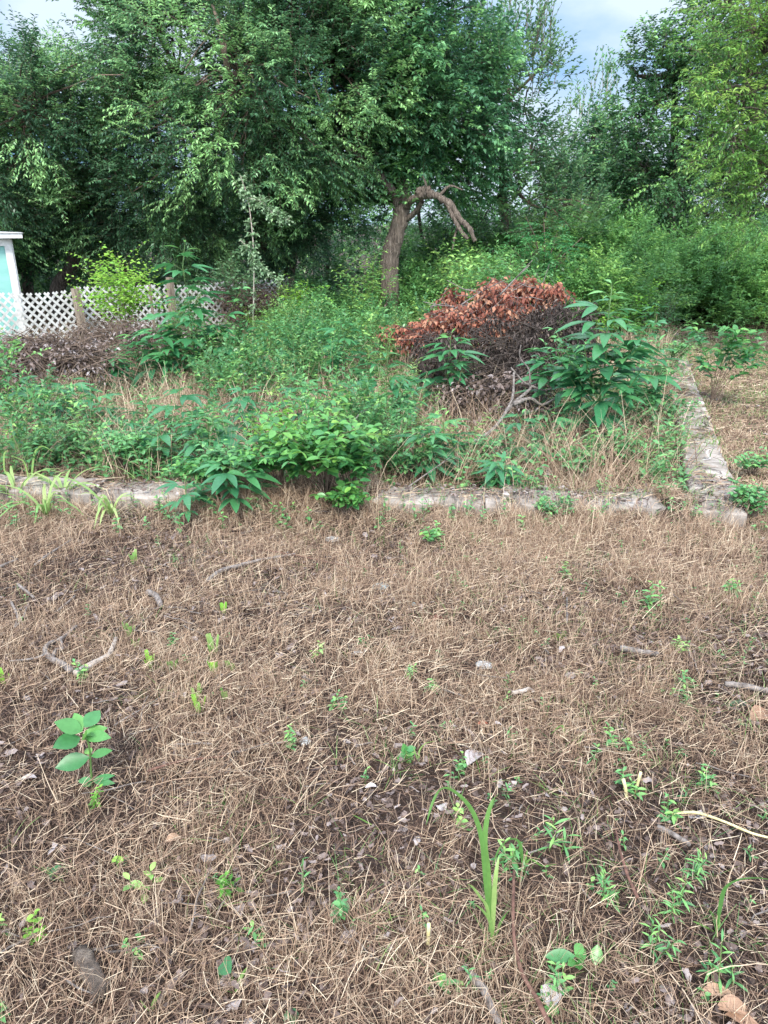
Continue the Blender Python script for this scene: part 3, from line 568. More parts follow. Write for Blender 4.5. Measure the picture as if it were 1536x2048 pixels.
# dead leaves
bf = Buf()
def deadleaves(n, y0, y1, L0, L1, pw=.7, tone=(.1, 1), zt=.03):
    x, y = scatter(n, y0, y1, pw); p = vnoise(x, y, .35, 12); k = rng.uniform(size=n) < np.clip(2.2*(p-.25), .08, 1); x, y = x[k], y[k]; n = len(x)
    az = rng.uniform(0, 6.3, n); d = np.stack([np.cos(az), np.sin(az), rs(n)*.35], 1); up = UP+rs(n, 3)*.75
    blades(bf, np.stack([x, y, Top(x, y)+rng.uniform(.004, zt, n)], 1), d, up, rng.uniform(L0, L1, n), rng.uniform(L0, L1, n)*.55, rs(n)*.3, rng.uniform(*tone, n), np.array([.15, .9, .7, 1., .05]), rs(n, 1, 1)*.5, .06)
def _b(*a): pass
_ob = blades
deadleaves(12000, .75, 4.8, .016, .042, tone=(0, .72), zt=.022)
deadleaves(12000, .75, 4.8, .012, .032, tone=(.0, .62), zt=.04)
deadleaves(330, .75, 4.8, .035, .06, tone=(.2, .95), zt=.03)
deadleaves(2600, 4.8, 13, .05, .10)
tag(bf.build('dead_leaves', M['litter'], None, False), 'curled grey and brown dead leaves scattered through the straw', 'leaf litter', kind='stuff')
# short twigs
bf = Buf()
for y0, y1, n, L0, L1, r0 in ((.8, 4.6, 520, .05, .22, .0022), (4.6, 11, 300, .15, .5, .004)):
    x, y = scatter(n, y0, y1, .8); k = rng.uniform(size=n) < .35+.65*(x < 0); x, y = x[k], y[k]; n = len(x); az = rng.uniform(0, 6.3, n); L = rng.uniform(L0, L1, n); t = np.linspace(-.5, .5, 5)[None]
    X = x[:, None]+np.cos(az)[:, None]*L[:, None]*t+rs(n, 5)*L[:, None]*.05; Y_ = y[:, None]+np.sin(az)[:, None]*L[:, None]*t+rs(n, 5)*L[:, None]*.05
    tubes(bf, np.stack([X, Y_, Top(X, Y_)+.012+rng.uniform(0, .03, (n, 1))+rs(n, 1)*.1*L[:, None]*t], -1), r0*rng.uniform(.6, 1.5, (n, 1))*np.array([1, 1, .9, .8, .5]), 5, rng.uniform(0, 1, n))
tag(bf.build('fallen_twigs', M['stick'], None), 'thin broken twigs strewn over the straw', 'twigs', kind='stuff')
# green grass and seedlings nobody could count
bf = Buf()
x, y = scatter(1800, .85, 4.7, .9, .6); k = (rng.uniform(size=len(x)) < np.clip(.3+.45*(x/(.5*y)+.3)+1.2*(vnoise(x, y, .4, 20)-.5), .05, 1)); x, y = x[k], y[k]
X, Yy = tuftpts(x, y, 5, .012); standing(bf, X, Yy, .075, .003, .7, rng.uniform(0, .9, len(X)), 5, bend=.9)
ins_n = 3600; x, y = scatter(ins_n, 4.8, 13, .8); ins = inside(x, y); k = (rng.uniform(size=len(x)) < .55*np.clip(3*(vnoise(x, y, .9, 22)-.3), .05, 1)) | (~ins & (x > 2)); x, y = x[k], y[k]
X, Yy = tuftpts(x, y, 8, .05); standing(bf, X, Yy, np.repeat(np.where(inside(x, y), .2, .07), 8), .005+.0005*Yy, .6, rng.uniform(0, .9, len(X)), 4, bend=.9)
x, y = scatter(9000, 11, 21, .8); k = (x > .24*y) | (vnoise(x, y, 1.5, 23) > .5); x, y = x[k], y[k]; X, Yy = tuftpts(x, y, 4, .06); standing(bf, X, Yy, .12, .014, .6, rng.uniform(.1, 1, len(X)), 3, bend=.8)
tag(bf.build('green_grass', M['grass'], None, False), 'fresh green grass blades coming through the straw', 'grass', kind='stuff')
def seedlings(bf, st, x, y, h, nn, lL, lW, tone):
    n = len(x); z = Top(x, y); hh = h*rng.uniform(.5, 1.3, n); lean = rs(n, 2)*.3
    t = np.linspace(0, 1, 4)[None, :, None]; tip = np.stack([x+lean[:, 0]*hh, y+lean[:, 1]*hh, z+hh], 1); b = np.stack([x, y, z], 1)
    tubes(st, b[:, None]*(1-t)+tip[:, None]*t, np.array([.0016, .0014, .0012, .0008])*(1+y[:, None]*.15), 3, rng.uniform(0, 1, n))
    f = np.tile(np.linspace(.25, 1, nn), n); i = np.repeat(np.arange(n), nn); p = b[i]*(1-f[:, None])+tip[i]*f[:, None]
    az = np.tile(np.arange(nn)*2.4, n)+np.repeat(rng.uniform(0, 6, n), nn)+rs(n*nn)*.4; el = rng.uniform(-.1, .7, n*nn)
    d = np.stack([np.cos(az)*np.cos(el), np.sin(az)*np.cos(el), np.sin(el)], 1); sz = rng.uniform(.6, 1.15, n*nn)*(1.1-.4*f)
    blades(bf, p, d, UP+rs(n*nn, 3)*.3, lL*sz, lW*sz, .25, np.clip(tone+.25*rs(n*nn)+.3*(f-.6), 0, 1), OVAL if lW > lL*.4 else LANCE)
bf, sb = Buf(), Buf()
def dens(x, y): return np.clip(.25+.55*(vnoise(x, y, .6, 30)-.25)*2+.35*(x/(.5*y)), .05, 1)
for n, h, nn, lL, lW, tn in ((300, .05, 6, .026, .010, .5), (200, .08, 8, .03, .007, .4), (140, .035, 4, .024, .015, .5), (120, .03, 9, .014, .008, .3)):
    x, y = scatter(n, .85, 4.6, .9, .58); k = rng.uniform(size=n) < dens(x, y); seedlings(bf, sb, x[k], y[k], h, nn, lL, lW, tn)
# the low leafy layer inside the footing
for n, h, nn, lL, lW, tn, y0, y1 in ((2600, .26, 11, .085, .034, .45, 4.5, 9), (1500, .32, 13, .10, .04, .5, 7, 13.5), (900, .2, 9, .075, .045, .5, 4.2, 6.5)):
    x, y = scatter(n, y0, y1, .8); p = vnoise(x, y, .8, 31); k = (rng.uniform(size=n) < np.clip(3*(p-.36), .04, 1)) & inside(x, y); seedlings(bf, sb, x[k], y[k], h, nn, lL, lW, tn)
x, y = scatter(260, 4.0, 4.9, .8); k = ~bare(x, y, .02); seedlings(bf, sb, x[k], y[k], .12, 8, .045, .022, .5)
sb.build('x', M['stem']); so_ = bpy.data.objects['x']; so_.name = 'seedling_stems'; tag(so_, 'thin green stems of the low ground cover', 'ground cover', kind='stuff')
tag(bf.build('ground_cover', M['weed'], None), 'small green seedlings and low leafy weeds through the straw', 'ground cover', kind='stuff')
# the bright mass of tall weeds towards the trees
def weedmass(name, mounds, mat, label, leaf, sp=.34, tw=True, nl=10, ntw=9, tL=.34):
    lf, tb = Buf(), Buf(); E = []
    for (x, y, r, h) in mounds: E.append((np.array([x, y, float(G(x, y))+h*.35]), np.array([r, r, h*.65])))
    tp, tn = crown(E, sp, ntw, tL, nl, leaf[0], leaf[1], .05, .05, .9, lf, tb, inner=.3, back=.6, tr=.15, twr=.003, tonescale=.3)
    lf.n and tag(lf.build(name, M[mat]), label, 'undergrowth', kind='stuff')
    tag(tb.build(name+'_stems', M['stem']), 'green stems inside the '+label.split(',')[0], 'undergrowth', kind='stuff')
def wx(px, Y): return P(px, 600, Y)[0]
mm = []
for _ in range(105):
    px = rng.uniform(800, 1640); Y = rng.uniform(13.2, 18.5); 
    if px > 1280: Y = rng.uniform(15.2, 17.6)
    h = .7+.2*(Y-13)+(.25 if px > 900 else 0)+rng.uniform(-.25, .35)-(.2 if px > 1280 else 0)
    mm.append((wx(px, Y), Y, rng.uniform(.5, .8), h))
weedmass('tall_weeds', mm, 'weed2', 'bright green mass of tall weeds at the foot of the right-hand trees', (.085, .036))
mm = []
for _ in range(46):
    px = rng.uniform(590, 900); Y = rng.uniform(9.8, 15.5); mm.append((wx(px, Y), Y, rng.uniform(.35, .6), rng.uniform(.3, .6)+.05*(Y-10)))
weedmass('low_weeds', mm, 'weed', 'soft bright weeds filling the ground before the old trunk', (.07, .03), .3)
mm = []
for _ in range(44):
    px = rng.uniform(1000, 1600); Y = rng.uniform(12.8, 15.5)+(2.6 if px > 1280 else 0); mm.append((wx(px, Y), Y, rng.uniform(.35, .6), rng.uniform(.5, .9)))
weedmass('yellowish_weeds', mm, 'lime', 'yellow-green young growth among the tall weeds', (.07, .04), .4, ntw=6)
# dim understory below the trees
mm = [(X, rng.uniform(16.5, 20.5), rng.uniform(.8, 1.2), rng.uniform(.8, 2.0)) for X in np.linspace(-13, 13, 34)]
weedmass('understory', mm, 'dark', 'dim understory in the shade under the trees', (.11, .05), .42)

mm, m2 = [], []
for _ in range(260):
    px = rng.uniform(-80, 1330); Y = rng.uniform(4.75, 11.5); x = wx(px, Y)
    if not bool(inside(np.array([x]), np.array([Y]))[0]) or (840 < px < 1130 and 5.4 < Y < 9.6) or (px < 360 and Y > 6.2) or vnoise(x, Y, 1.1, 41) < (.44 if px < 760 else .53)+(.14 if Y > 6.4 else 0): continue
    (mm if rng.uniform() < .72 else m2).append((x, Y, rng.uniform(.16, .36), rng.uniform(.14, .62 if px < 780 else .3)+.045*(Y-5)*(px < 780)))
weedmass('mixed_weeds', mm, 'weed', 'tangled mixed weeds filling the lot between the ragweeds', (.06, .024), .2, ntw=6, nl=8, tL=.24)
weedmass('yellowing_weeds', m2, 'grass', 'thin yellowing weeds mixed in between the ragweeds', (.05, .012), .22, ntw=6, nl=10, tL=.28)
mm = [(wx(px_, Y_), Y_, rng.uniform(.25, .5), rng.uniform(.15, .4)) for px_, Y_ in zip(rng.uniform(1340, 1640, 16), rng.uniform(13.2, 15.4, 16))]
weedmass('fringe_weeds', mm, 'weed2', 'low bright weeds fringing the far end of the open grass strip', (.06, .025), .26, ntw=6, nl=8, tL=.25)
mm = []
for _ in range(40):
    px = rng.uniform(470, 900); Y = rng.uniform(9, 12.5); mm.append((wx(px, Y), Y, rng.uniform(.25, .45), rng.uniform(.2, .5)))
weedmass('pale_weeds', mm, 'grass', 'pale feathery weeds in the middle of the lot', (.06, .014), .3, ntw=8, nl=12, tL=.35)

bf, gb = Buf(), Buf(); n = 15000; y = (rng.uniform(0, 1, n)*(13.5**1.6-4.6**1.6)+4.6**1.6)**(1/1.6); s_, q_, L_ = strip_d(0*y, y, cor, far); x = cor[0]+(far[0]-cor[0])*(y-cor[1])/(far[1]-cor[1])+.2+rng.uniform(0, 1, n)**1.2*(.6+.28*y)
k = rng.uniform(size=n) < np.clip(2.4*(vnoise(x, y, .6, 61)-.2), .15, 1); x, y = x[k], y[k]; X, Yy = tuftpts(x, y, 7, .04); g = rng.uniform(size=len(X)) < np.clip(.15+.9*(vnoise(X, Yy, 1.1, 62)-.35)+.03*(Yy-5), .02, .9)
standing(bf, X[~g], Yy[~g], .075, .003+.0007*Yy[~g], .6, np.clip(.4+.55*rng.uniform(0, 1, (~g).sum()), 0, 1), 4, bend=.9); standing(gb, X[g], Yy[g], .075, .003+.0008*Yy[g], .7, rng.uniform(.1, 1, g.sum()), 4, bend=.9)
tag(bf.build('lawn_straw', M['straw'], None, False), 'short dry grass of the open strip beside the side footing', 'dead grass', kind='stuff')
tag(gb.build('lawn_grass', M['grass'], None, False), 'short green grass of the open strip beside the side footing', 'grass', kind='stuff')
# ================================================================== single plants
def topz(py, p):
    """height above the ground of picture row py over the point p"""
    a = P(768, py, p[1]); return max(.08, float(a[2]-p[2]))
class Plant:
    def __init__(s): s.lf, s.sb = Buf(), Buf()
    def finish(s, name, base, label, cat, mat, group=None, smat='stem'):
        root = thing(name, base, label, cat, group); loc = np.array(root.location)
        if s.sb.n: s.sb.build('stem', M[smat], root, True, loc)
        s.lf.build('foliage', M[mat], root, True, loc); return root
def axis(base, h, lean=(0, 0), S=8, wob=.02):
    t = np.linspace(0, 1, S)[:, None]; p = base+UP*h*t+np.append(lean, 0)*h*t**1.6+rs(S, 3)*wob*h*t*[1, 1, .2]; return p
def interp(ax, t):
    t = np.clip(t, 0, 1)*(len(ax)-1); i = np.minimum(t.astype(int), len(ax)-2); f = (t-i)[:, None]; return ax[i]*(1-f)+ax[i+1]*f
def ragweed(pl, base, h, lean, LL, nodes, t0=.12, side=0, thick=.007, lobes=3, topfrac=.5):
    """upright stem with opposite pairs of long-stalked three-lobed leaves"""
    ax = axis(base, h, lean); tube(pl.sb, ax, thick, thick*.35, 6, .5, sub=2)
    tt = np.repeat(np.linspace(t0, .985, nodes), 2); n = len(tt); ph = rng.uniform(0, 6)
    az = ph+np.repeat(np.arange(nodes)*math.pi/2, 2)+np.tile([0, math.pi], nodes)+rs(n)*.35
    p = interp(ax, tt); sz = np.interp(tt, [0, .35, .75, .92, 1], [.65, 1, .95, .6, .28])*LL*rng.uniform(.75, 1.15, n)
    el = np.interp(tt, [0, .5, .9, 1], [.15, .35, .7, 1.1])+rs(n)*.2
    d = np.stack([np.cos(az)*np.cos(el), np.sin(az)*np.cos(el), np.sin(el)], 1)
    pe = p+d*(sz*.38)[:, None]; k = np.linspace(0, 1, 3)[None, :, None]
    tubes(pl.sb, p[:, None]*(1-k)+pe[:, None]*k, np.full((n, 3), .0018), 3, .5)
    d2 = nrm(d*[1, 1, .3]+rs(n, 3)*.15-UP*.06); up = nrm(UP+d2*.25+rs(n, 3)*.3)
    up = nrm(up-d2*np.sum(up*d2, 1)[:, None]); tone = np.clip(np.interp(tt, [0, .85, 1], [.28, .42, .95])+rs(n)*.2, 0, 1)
    prof = np.array([.12, .5, .95, 1., .8, .5, .02]) 
    for a, m, wf in ((0, 1., .23), (.68, .78, .22), (-.68, .78, .22)) if lobes == 3 else ((0, 1, .42),):
        use = np.ones(n, bool) if a == 0 else (tt < .93)
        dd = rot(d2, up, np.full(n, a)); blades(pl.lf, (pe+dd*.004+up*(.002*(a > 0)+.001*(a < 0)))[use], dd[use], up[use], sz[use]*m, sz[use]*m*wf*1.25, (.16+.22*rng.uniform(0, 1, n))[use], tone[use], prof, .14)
    for _ in range(side):
        t = rng.uniform(.15, .6); b = interp(ax, np.array([t]))[0]; a = rng.uniform(0, 6.3); L = h*(1-t)*rng.uniform(.45, .7)
        dd = np.array([math.cos(a)*.75, math.sin(a)*.75, .8]); e = b+dd*L
        axs = np.stack([b, b+(e-b)*.35-UP*.02, b+(e-b)*.7, e+UP*.08]); tube(pl.sb, axs, thick*.5, thick*.25, 5, .5, sub=2)
        m = 5; q = np.repeat(np.linspace(.35, 1, m), 2); n2 = len(q); az2 = rng.uniform(0, 6)+np.repeat(np.arange(m)*1.57, 2)+np.tile([0, math.pi], m); pp = interp(axs, q)
        d3 = nrm(np.stack([np.cos(az2), np.sin(az2), .35+rs(n2)*.2], 1)); s3 = LL*rng.uniform(.5, .85, n2)*np.interp(q, [0, .8, 1], [1, .8, .45]); up3 = nrm(UP+rs(n2, 3)*.35)
        for aa, mm_ in ((0, 1.), (.6, .7), (-.6, .7)):
            dx = rot(d3, up3, np.full(n2, aa)); blades(pl.lf, pp+d3*.02+up3*(.0015*aa), dx, up3, s3*mm_, s3*mm_*.3, .35, np.clip(.35+q*.3+rs(n2)*.2, 0, 1), prof, .14)
def leafy(pl, base, h, spread, nst, lL, lW, nl=12, prof=OVAL, tone=.5, droop=.1, ldroop=.15, r=.004, side=2, big=True, open_=.9, tl=.45):
    """a shrub: several leafy stems from one foot, each with leafy side shoots"""
    for i in range(nst):
        a = rng.uniform(0, 6.3); sp = spread*rng.uniform(.1, 1)**.6; hh = h*rng.uniform(.65, 1.02)*(1-.3*(sp/spread)**2)
        e = base+np.array([math.cos(a)*sp, math.sin(a)*sp, hh]); m = base+(e-base)*[.35, .35, .55]+rs(3)*.03*h
        ax = np.stack([base+rs(3)*[.02, .02, 0], m, e]); tube(pl.sb, ax, r, r*.4, 5, rng.uniform(.2, .8), sub=3)
        L0 = np.linalg.norm(e-m); sprays(pl.lf, None, m[None], (e-m)[None]+UP*.02, L0, nl, lL, lW, 0.02, ldroop, np.array([tone]), open_=open_, big=big, prof=prof)
        k = side; t = rng.uniform(.35, .95, k); f = np.stack([m*(1-x_)+e*x_ if x_ > .0 else m for x_ in t]); az = rng.uniform(0, 6.3, k)
        d = np.stack([np.cos(az), np.sin(az), rng.uniform(.1, 1., k)], 1)
        sprays(pl.lf, pl.sb, f, d, tl*h*rng.uniform(.5, 1.1, k), max(4, int(nl*.7)), lL*.9, lW*.9, droop, ldroop, np.clip(tone+.2*rs(k), 0, 1), r*.4, open_, big, prof)
def fronds(pl, starts, dirs, L, npair, lL, lW, tone, droop=.3, rr=.003):
    """flat feathery compound leaves"""
    n = len(starts); sprays(pl.lf, pl.sb, starts, dirs, L, npair*2, lL, lW, droop, .05, tone, rr, 1.1)
def rag(px, py, ytop, label, LL=.15, nodes=8, lean=(0, 0), side=0, w=1., t0=.15, thick=.006):
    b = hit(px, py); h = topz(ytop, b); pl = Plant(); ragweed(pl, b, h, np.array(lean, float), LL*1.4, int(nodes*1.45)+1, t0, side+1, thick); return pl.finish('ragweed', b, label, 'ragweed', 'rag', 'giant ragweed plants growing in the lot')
RG = [
 (1190, 905, 575, 'tallest and widest ragweed, dark lobed leaves, close to the side footing', dict(LL=0.241, nodes=13, side=12, thick=.011)),
 (1125, 880, 690, 'ragweed leaning out to the left of the tallest one, above the forked branch', dict(LL=0.224, nodes=8, lean=(-.25, 0), side=2)),
 (1245, 870, 690, 'ragweed crowded against the right side of the tallest one', dict(LL=0.224, nodes=8, lean=(.25, 0), side=2)),
 (1300, 715, 600, 'thin ragweed behind the tallest one beside the far footing blocks', dict(LL=0.168, nodes=7)),
 (396, 800, 486, 'very tall slender ragweed rising above the left cluster to the dark trees', dict(LL=0.247, nodes=11, t0=.25, side=2, thick=.009)),
 (330, 800, 640, 'broad ragweed on the left of the slender tall one', dict(LL=0.260, nodes=8, side=2)),
 (440, 800, 655, 'ragweed with long drooping leaves just right of the slender tall one', dict(LL=0.260, nodes=8, side=2)),
 (285, 790, 668, 'ragweed at the middle of the left cluster by the brush heap', dict(LL=0.234, nodes=7, side=1)),
 (232, 812, 705, 'dark ragweed at the left end of the left cluster', dict(LL=0.221, nodes=7, side=1)),
 (372, 770, 625, 'ragweed half hidden behind the middle of the left cluster', dict(LL=0.234, nodes=7)),
 (478, 780, 668, 'small ragweed at the right end of the left cluster', dict(LL=0.195, nodes=6)),
 (548, 790, 645, 'lone ragweed with wide whorled leaves between the left cluster and the middle', dict(LL=0.221, nodes=7)),
 (640, 785, 655, 'ragweed with a green top near the middle of the lot', dict(LL=0.195, nodes=7)),
 (690, 800, 640, 'ragweed just right of the middle one with the green top', dict(LL=0.195, nodes=7)),
 (772, 905, 702, 'ragweed with spreading pale leaves at the centre of the lot', dict(LL=0.190, nodes=7, t0=.35)),
 (893, 850, 672, 'dark compact ragweed before the black dried brush', dict(LL=0.221, nodes=9, side=1)),
 (915, 800, 700, 'small ragweed touching the black dried brush', dict(LL=0.157, nodes=6)),
 (372, 905, 770, 'ragweed with pale lit top in front of the left cluster', dict(LL=0.190, nodes=6)),
 (425, 965, 832, 'broad-topped ragweed over the left part of the front footing', dict(LL=0.190, nodes=6, side=1)),
 (330, 950, 850, 'shorter ragweed leaning left above the footing', dict(LL=0.157, nodes=5)),
 (470, 1020, 925, 'small ragweed at the very edge of the front footing', dict(LL=0.168, nodes=5)),
 (48, 880, 742, 'ragweed nearest the left edge of the picture', dict(LL=0.168, nodes=6)),
 (112, 880, 770, 'ragweed with bushy leaves right of the one at the left edge', dict(LL=0.168, nodes=7, side=1)),
 (150, 862, 760, 'thin ragweed standing behind the bushy one on the far left', dict(LL=0.182, nodes=6)),
 (205, 880, 790, 'leafy ragweed filling the gap left of the pale-topped one', dict(LL=0.157, nodes=6, side=1)),
 (885, 955, 835, 'ragweed with big pointed leaves just behind the footing near the long grey branch', dict(LL=0.168, nodes=6, side=1)),
 (850, 975, 860, 'low ragweed beside the long bare leaning twig', dict(LL=0.157, nodes=5)),
 (1035, 935, 832, 'ragweed growing over the lower end of the grey forked branch', dict(LL=0.157, nodes=6)),
 (1090, 915, 828, 'small ragweed between the forked branch and the tallest ragweed', dict(LL=0.146, nodes=6)),
 (1000, 985, 920, 'short ragweed hard behind the front footing right of centre', dict(LL=0.134, nodes=5)),
 (600, 790, 690, 'slim ragweed midway between the lone whorled one and the middle of the lot', dict(LL=.16, nodes=7)),
 (735, 770, 668, 'thin ragweed behind the centre one near the withered weeds', dict(LL=.15, nodes=6)),
 (500, 880, 775, 'ragweed rising behind the shorter oval-leaved mound', dict(LL=.17, nodes=6)),
 (300, 890, 800, 'ragweed in the gap between the left cluster and the footing', dict(LL=.16, nodes=6)),
 (255, 925, 845, 'low spreading ragweed behind the left part of the footing', dict(LL=.15, nodes=5)),
 (20, 820, 755, 'ragweed cut by the left edge of the picture below the brown leaf heap', dict(LL=.16, nodes=6)),
 (610, 860, 760, 'ragweed standing up through the back of the big oval-leaved mound', dict(LL=.18, nodes=6)),
 (820, 830, 745, 'ragweed with a flat top between the centre one and the compact dark one', dict(LL=.15, nodes=6)),
 (960, 770, 690, 'ragweed growing up through the black dried brush', dict(LL=.14, nodes=6)),
 (1055, 770, 700, 'small ragweed at the lower right foot of the black dried brush', dict(LL=.14, nodes=5)),
 (378, 1042, 965, 'small ragweed in front of the footing at left of centre', dict(LL=0.112, nodes=4)),
]
for px, py, yt, lab, kw in RG: rag(px, py, yt, lab, **kw)
def gpt2(px, py, Y):
    if Y is None: return hit(px, py)
    x = P(px, py, Y)[0]; return np.array([x, Y, float(G(x, Y))])
def bush(px, py, ytop, wpx, label, mat, name='shrub', cat='shrub', smat='twig', Y=None, **kw):
    b = gpt2(px, py, Y); h = topz(ytop, b); sp = wpx*b[1]/FPX; pl = Plant(); leafy(pl, b, h, sp, **kw); return pl.finish(name, b, label, cat, mat, None, smat)
bush(655, 1005, 805, 105, 'large mound of oval-leaved growth spilling over the middle of the footing', 'poke', nst=30, lL=.085, lW=.042, nl=10, tone=.5, side=3)
bush(560, 950, 800, 75, 'pale bright green sapling with small leaflets behind the oval-leaved mound', 'lime', nst=12, lL=.055, lW=.02, nl=14, tone=.45, side=3)
bush(750, 960, 790, 60, 'wispy fine-leaved weed in front of the central ragweed', 'weed', nst=22, lL=.045, lW=.008, nl=16, tone=.5, side=4, r=.0025)
bush(700, 1000, 870, 55, 'clump of shiny rounded leaves at the right of the oval-leaved mound', 'poke', nst=14, lL=.08, lW=.045, nl=8, tone=.4, side=2)
bush(470, 985, 880, 60, 'dark leafy clump between the footing and the broad-topped ragweed', 'weed', nst=14, lL=.06, lW=.03, nl=9, tone=.4, side=3)
bush(1290, 880, 770, 90, 'dark dense bramble between the tallest ragweed and the side footing', 'weed', nst=26, lL=.055, lW=.028, nl=10, tone=.3, side=3)
bush(1150, 960, 880, 50, 'low mixed weeds under the tallest ragweed', 'weed', nst=12, lL=.06, lW=.025, nl=8, tone=.4, side=2)
bush(1420, 815, 620, 75, 'tall airy shrub with hanging oval leaves leaning over the side footing', 'poke', nst=9, lL=.10, lW=.048, nl=12, tone=.35, side=4, tl=.3)
bush(1480, 1040, 960, 50, 'spreading greenbrier at the corner of the footing by the right edge', 'weed', nst=14, lL=.05, lW=.03, nl=8, tone=.45, side=2)
bush(1110, 1045, 985, 38, 'tuft of small dark leaves in front of the right part of the footing', 'weed', nst=12, lL=.04, lW=.02, nl=8, tone=.45, side=2)
bush(865, 1100, 1050, 16, 'little pointed-leaved weed in front of the footing near the centre', 'weed', nst=5, lL=.04, lW=.022, nl=6, tone=.6, side=1)
bush(690, 1045, 960, 40, 'leafy vine hanging over the front face of the footing', 'poke', nst=10, lL=.07, lW=.038, nl=8, tone=.5, side=2)
bush(240, 600, 480, 62, 'lime green bush glowing against the dark trees above the fence', 'lime', Y=10.6, nst=34, lL=.075, lW=.045, nl=11, tone=.75, side=5, tl=.35, big=False)
bush(1010, 620, 485, 95, 'full green bush behind the red-leaved brush pile', 'weed', Y=12.0, nst=30, lL=.11, lW=.045, nl=12, tone=.6, side=4, big=False)
bush(930, 600, 495, 75, 'bright bush below the end of the broken limb', 'weed', Y=12.6, nst=26, lL=.10, lW=.042, nl=12, tone=.75, side=4, big=False)
bush(1330, 640, 560, 60, 'dry-tipped small bush at the far end of the side footing', 'pale', Y=13.5, nst=14, lL=.06, lW=.03, nl=10, tone=.4, side=3, big=False)
bush(600, 600, 545, 40, 'yellowish sapling near the right end of the fence', 'lime', Y=12.8, nst=8, lL=.11, lW=.035, nl=14, tone=.7, side=3, big=False)
bush(520, 640, 590, 45, 'yellow-green ferny growth at the foot of the fence', 'lime', Y=12.4, nst=10, lL=.05, lW=.015, nl=14, tone=.4, side=3, big=False)
bush(475, 640, 470, 55, 'leafy vine climbing the dead stem over the fence', 'pale', Y=12.6, nst=14, lL=.08, lW=.055, nl=12, tone=.3, side=4, big=False, tl=.25)
bush(735, 600, 500, 50, 'feathery pale weed clump left of the thick furrowed trunk', 'weed', Y=13.0, nst=14, lL=.11, lW=.03, nl=14, tone=.8, side=3, big=False)
bush(560, 985, 860, 80, 'shorter oval-leaved mound joining the big one on its left', 'poke', nst=20, lL=.075, lW=.036, nl=10, tone=.4, side=3)
bush(250, 960, 860, 90, 'mixed leafy weeds behind the left part of the footing', 'weed', nst=22, lL=.06, lW=.026, nl=10, tone=.45, side=3)
bush(110, 930, 850, 90, 'low dark weeds behind the far left end of the footing', 'weed', nst=22, lL=.06, lW=.024, nl=10, tone=.35, side=3)
bush(410, 985, 905, 60, 'fresh leafy weeds where the footing disappears left of centre', 'poke', nst=14, lL=.06, lW=.03, nl=9, tone=.4, side=3)
bush(800, 975, 880, 60, 'dark weeds just behind the footing at the centre', 'weed', nst=16, lL=.06, lW=.026, nl=9, tone=.3, side=3)
bush(960, 960, 880, 60, 'weeds growing round the foot of the long grey branch', 'weed', nst=14, lL=.06, lW=.026, nl=9, tone=.4, side=3)
bush(1230, 940, 860, 60, 'low weeds before the tallest ragweed near the side footing', 'weed', nst=14, lL=.05, lW=.024, nl=9, tone=.4, side=3)
bush(1345, 745, 670, 45, 'bushy weed crossing the side footing halfway back', 'weed', nst=14, lL=.07, lW=.03, nl=9, tone=.5, side=3)
bush(1300, 800, 700, 50, 'leafy weed pressed against the side footing behind the bramble', 'weed', nst=14, lL=.07, lW=.03, nl=9, tone=.45, side=3)
bush(1310, 680, 600, 50, 'dusty green weed near the far end of the side footing', 'pale', nst=14, lL=.07, lW=.03, nl=9, tone=.3, side=3)
bush(1500, 960, 900, 45, 'low weeds on the open strip at the right edge', 'weed', nst=12, lL=.045, lW=.02, nl=8, tone=.5, side=2)
# feathery bush with flat tiers of fronds
def feathery():
    b = hit(1085, 600); b[1] = min(b[1], 14.5); b = np.array([P(1085, 600, 14.2)[0], 14.2, float(G(P(1085, 600, 14.2)[0], 14.2))]); h = topz(432, b); pl = Plant()
    for i in range(26):
        a = rng.uniform(0, 6.3); r_ = rng.uniform(.2, 1.0); z = h*rng.uniform(.25, 1)**.8; r_ *= 1.15-.5*z/h; e = b+np.array([math.cos(a)*r_, math.sin(a)*r_*.8, z]); m = b+(e-b)*[.3, .3, .7]
        tube(pl.sb, [b+rs(3)*[.05, .05, 0], m, e], .015, .005, 5, .4, sub=3)
        k = 9; t = rng.uniform(.2, 1, k)[:, None]; s = m*(1-t)+e*t; az = a+rs(k)*1.6; d = np.stack([np.cos(az), np.sin(az), .18+rs(k)*.15], 1)
        fronds(pl, s, d, .42*rng.uniform(.7, 1.2, k), 13, .075, .018, np.clip(.45+.3*rs(k), 0, 1), .25)
    pl.finish('mimosa_bush', b, 'feathery dark green bush with flat tiers of ferny fronds behind the red leaves', 'bush', 'fern', None, 'twig')
feathery()
# leaf-bearing dead vine arching right above the fence
def vine():
    b = gpt2(500, 640, 12.3); Y = 12.2; lf, sb = Buf(), Buf()
    A = [b, P(508, 560, Y), P(505, 470, Y), P(495, 395, Y), P(480, 350, Y)]; B_ = [P(495, 395, Y), P(525, 405, Y-.1), P(550, 430, Y-.1), P(578, 440, Y-.1)]; D = [P(480, 480, Y-.1), P(500, 500, Y-.1), P(515, 530, Y-.1), P(560, 565, Y-.1)]
    for q, r0 in ((A, .014), (B_, .008), (D, .008)):
        tube(sb, q, r0, .004, 6, .9, sub=5); q = np.array(q); n = 80; t = rng.uniform(0.12, 1, n); s = interp(q, t)
        sprays(lf, sb, s, rs(n, 3)+UP*.2, .12, 5, .06, .045, .2, .2, rng.uniform(.55, 1, n), .002)
    root = thing('dead_vine', b, 'bare pale vine stem set with whitish leaves arching to the right above the fence', 'vine'); loc = np.array(root.location)
    sb.build('stem', M['palebark'], root, True, loc); lf.build('foliage', M['pale'], root, True, loc)
vine()
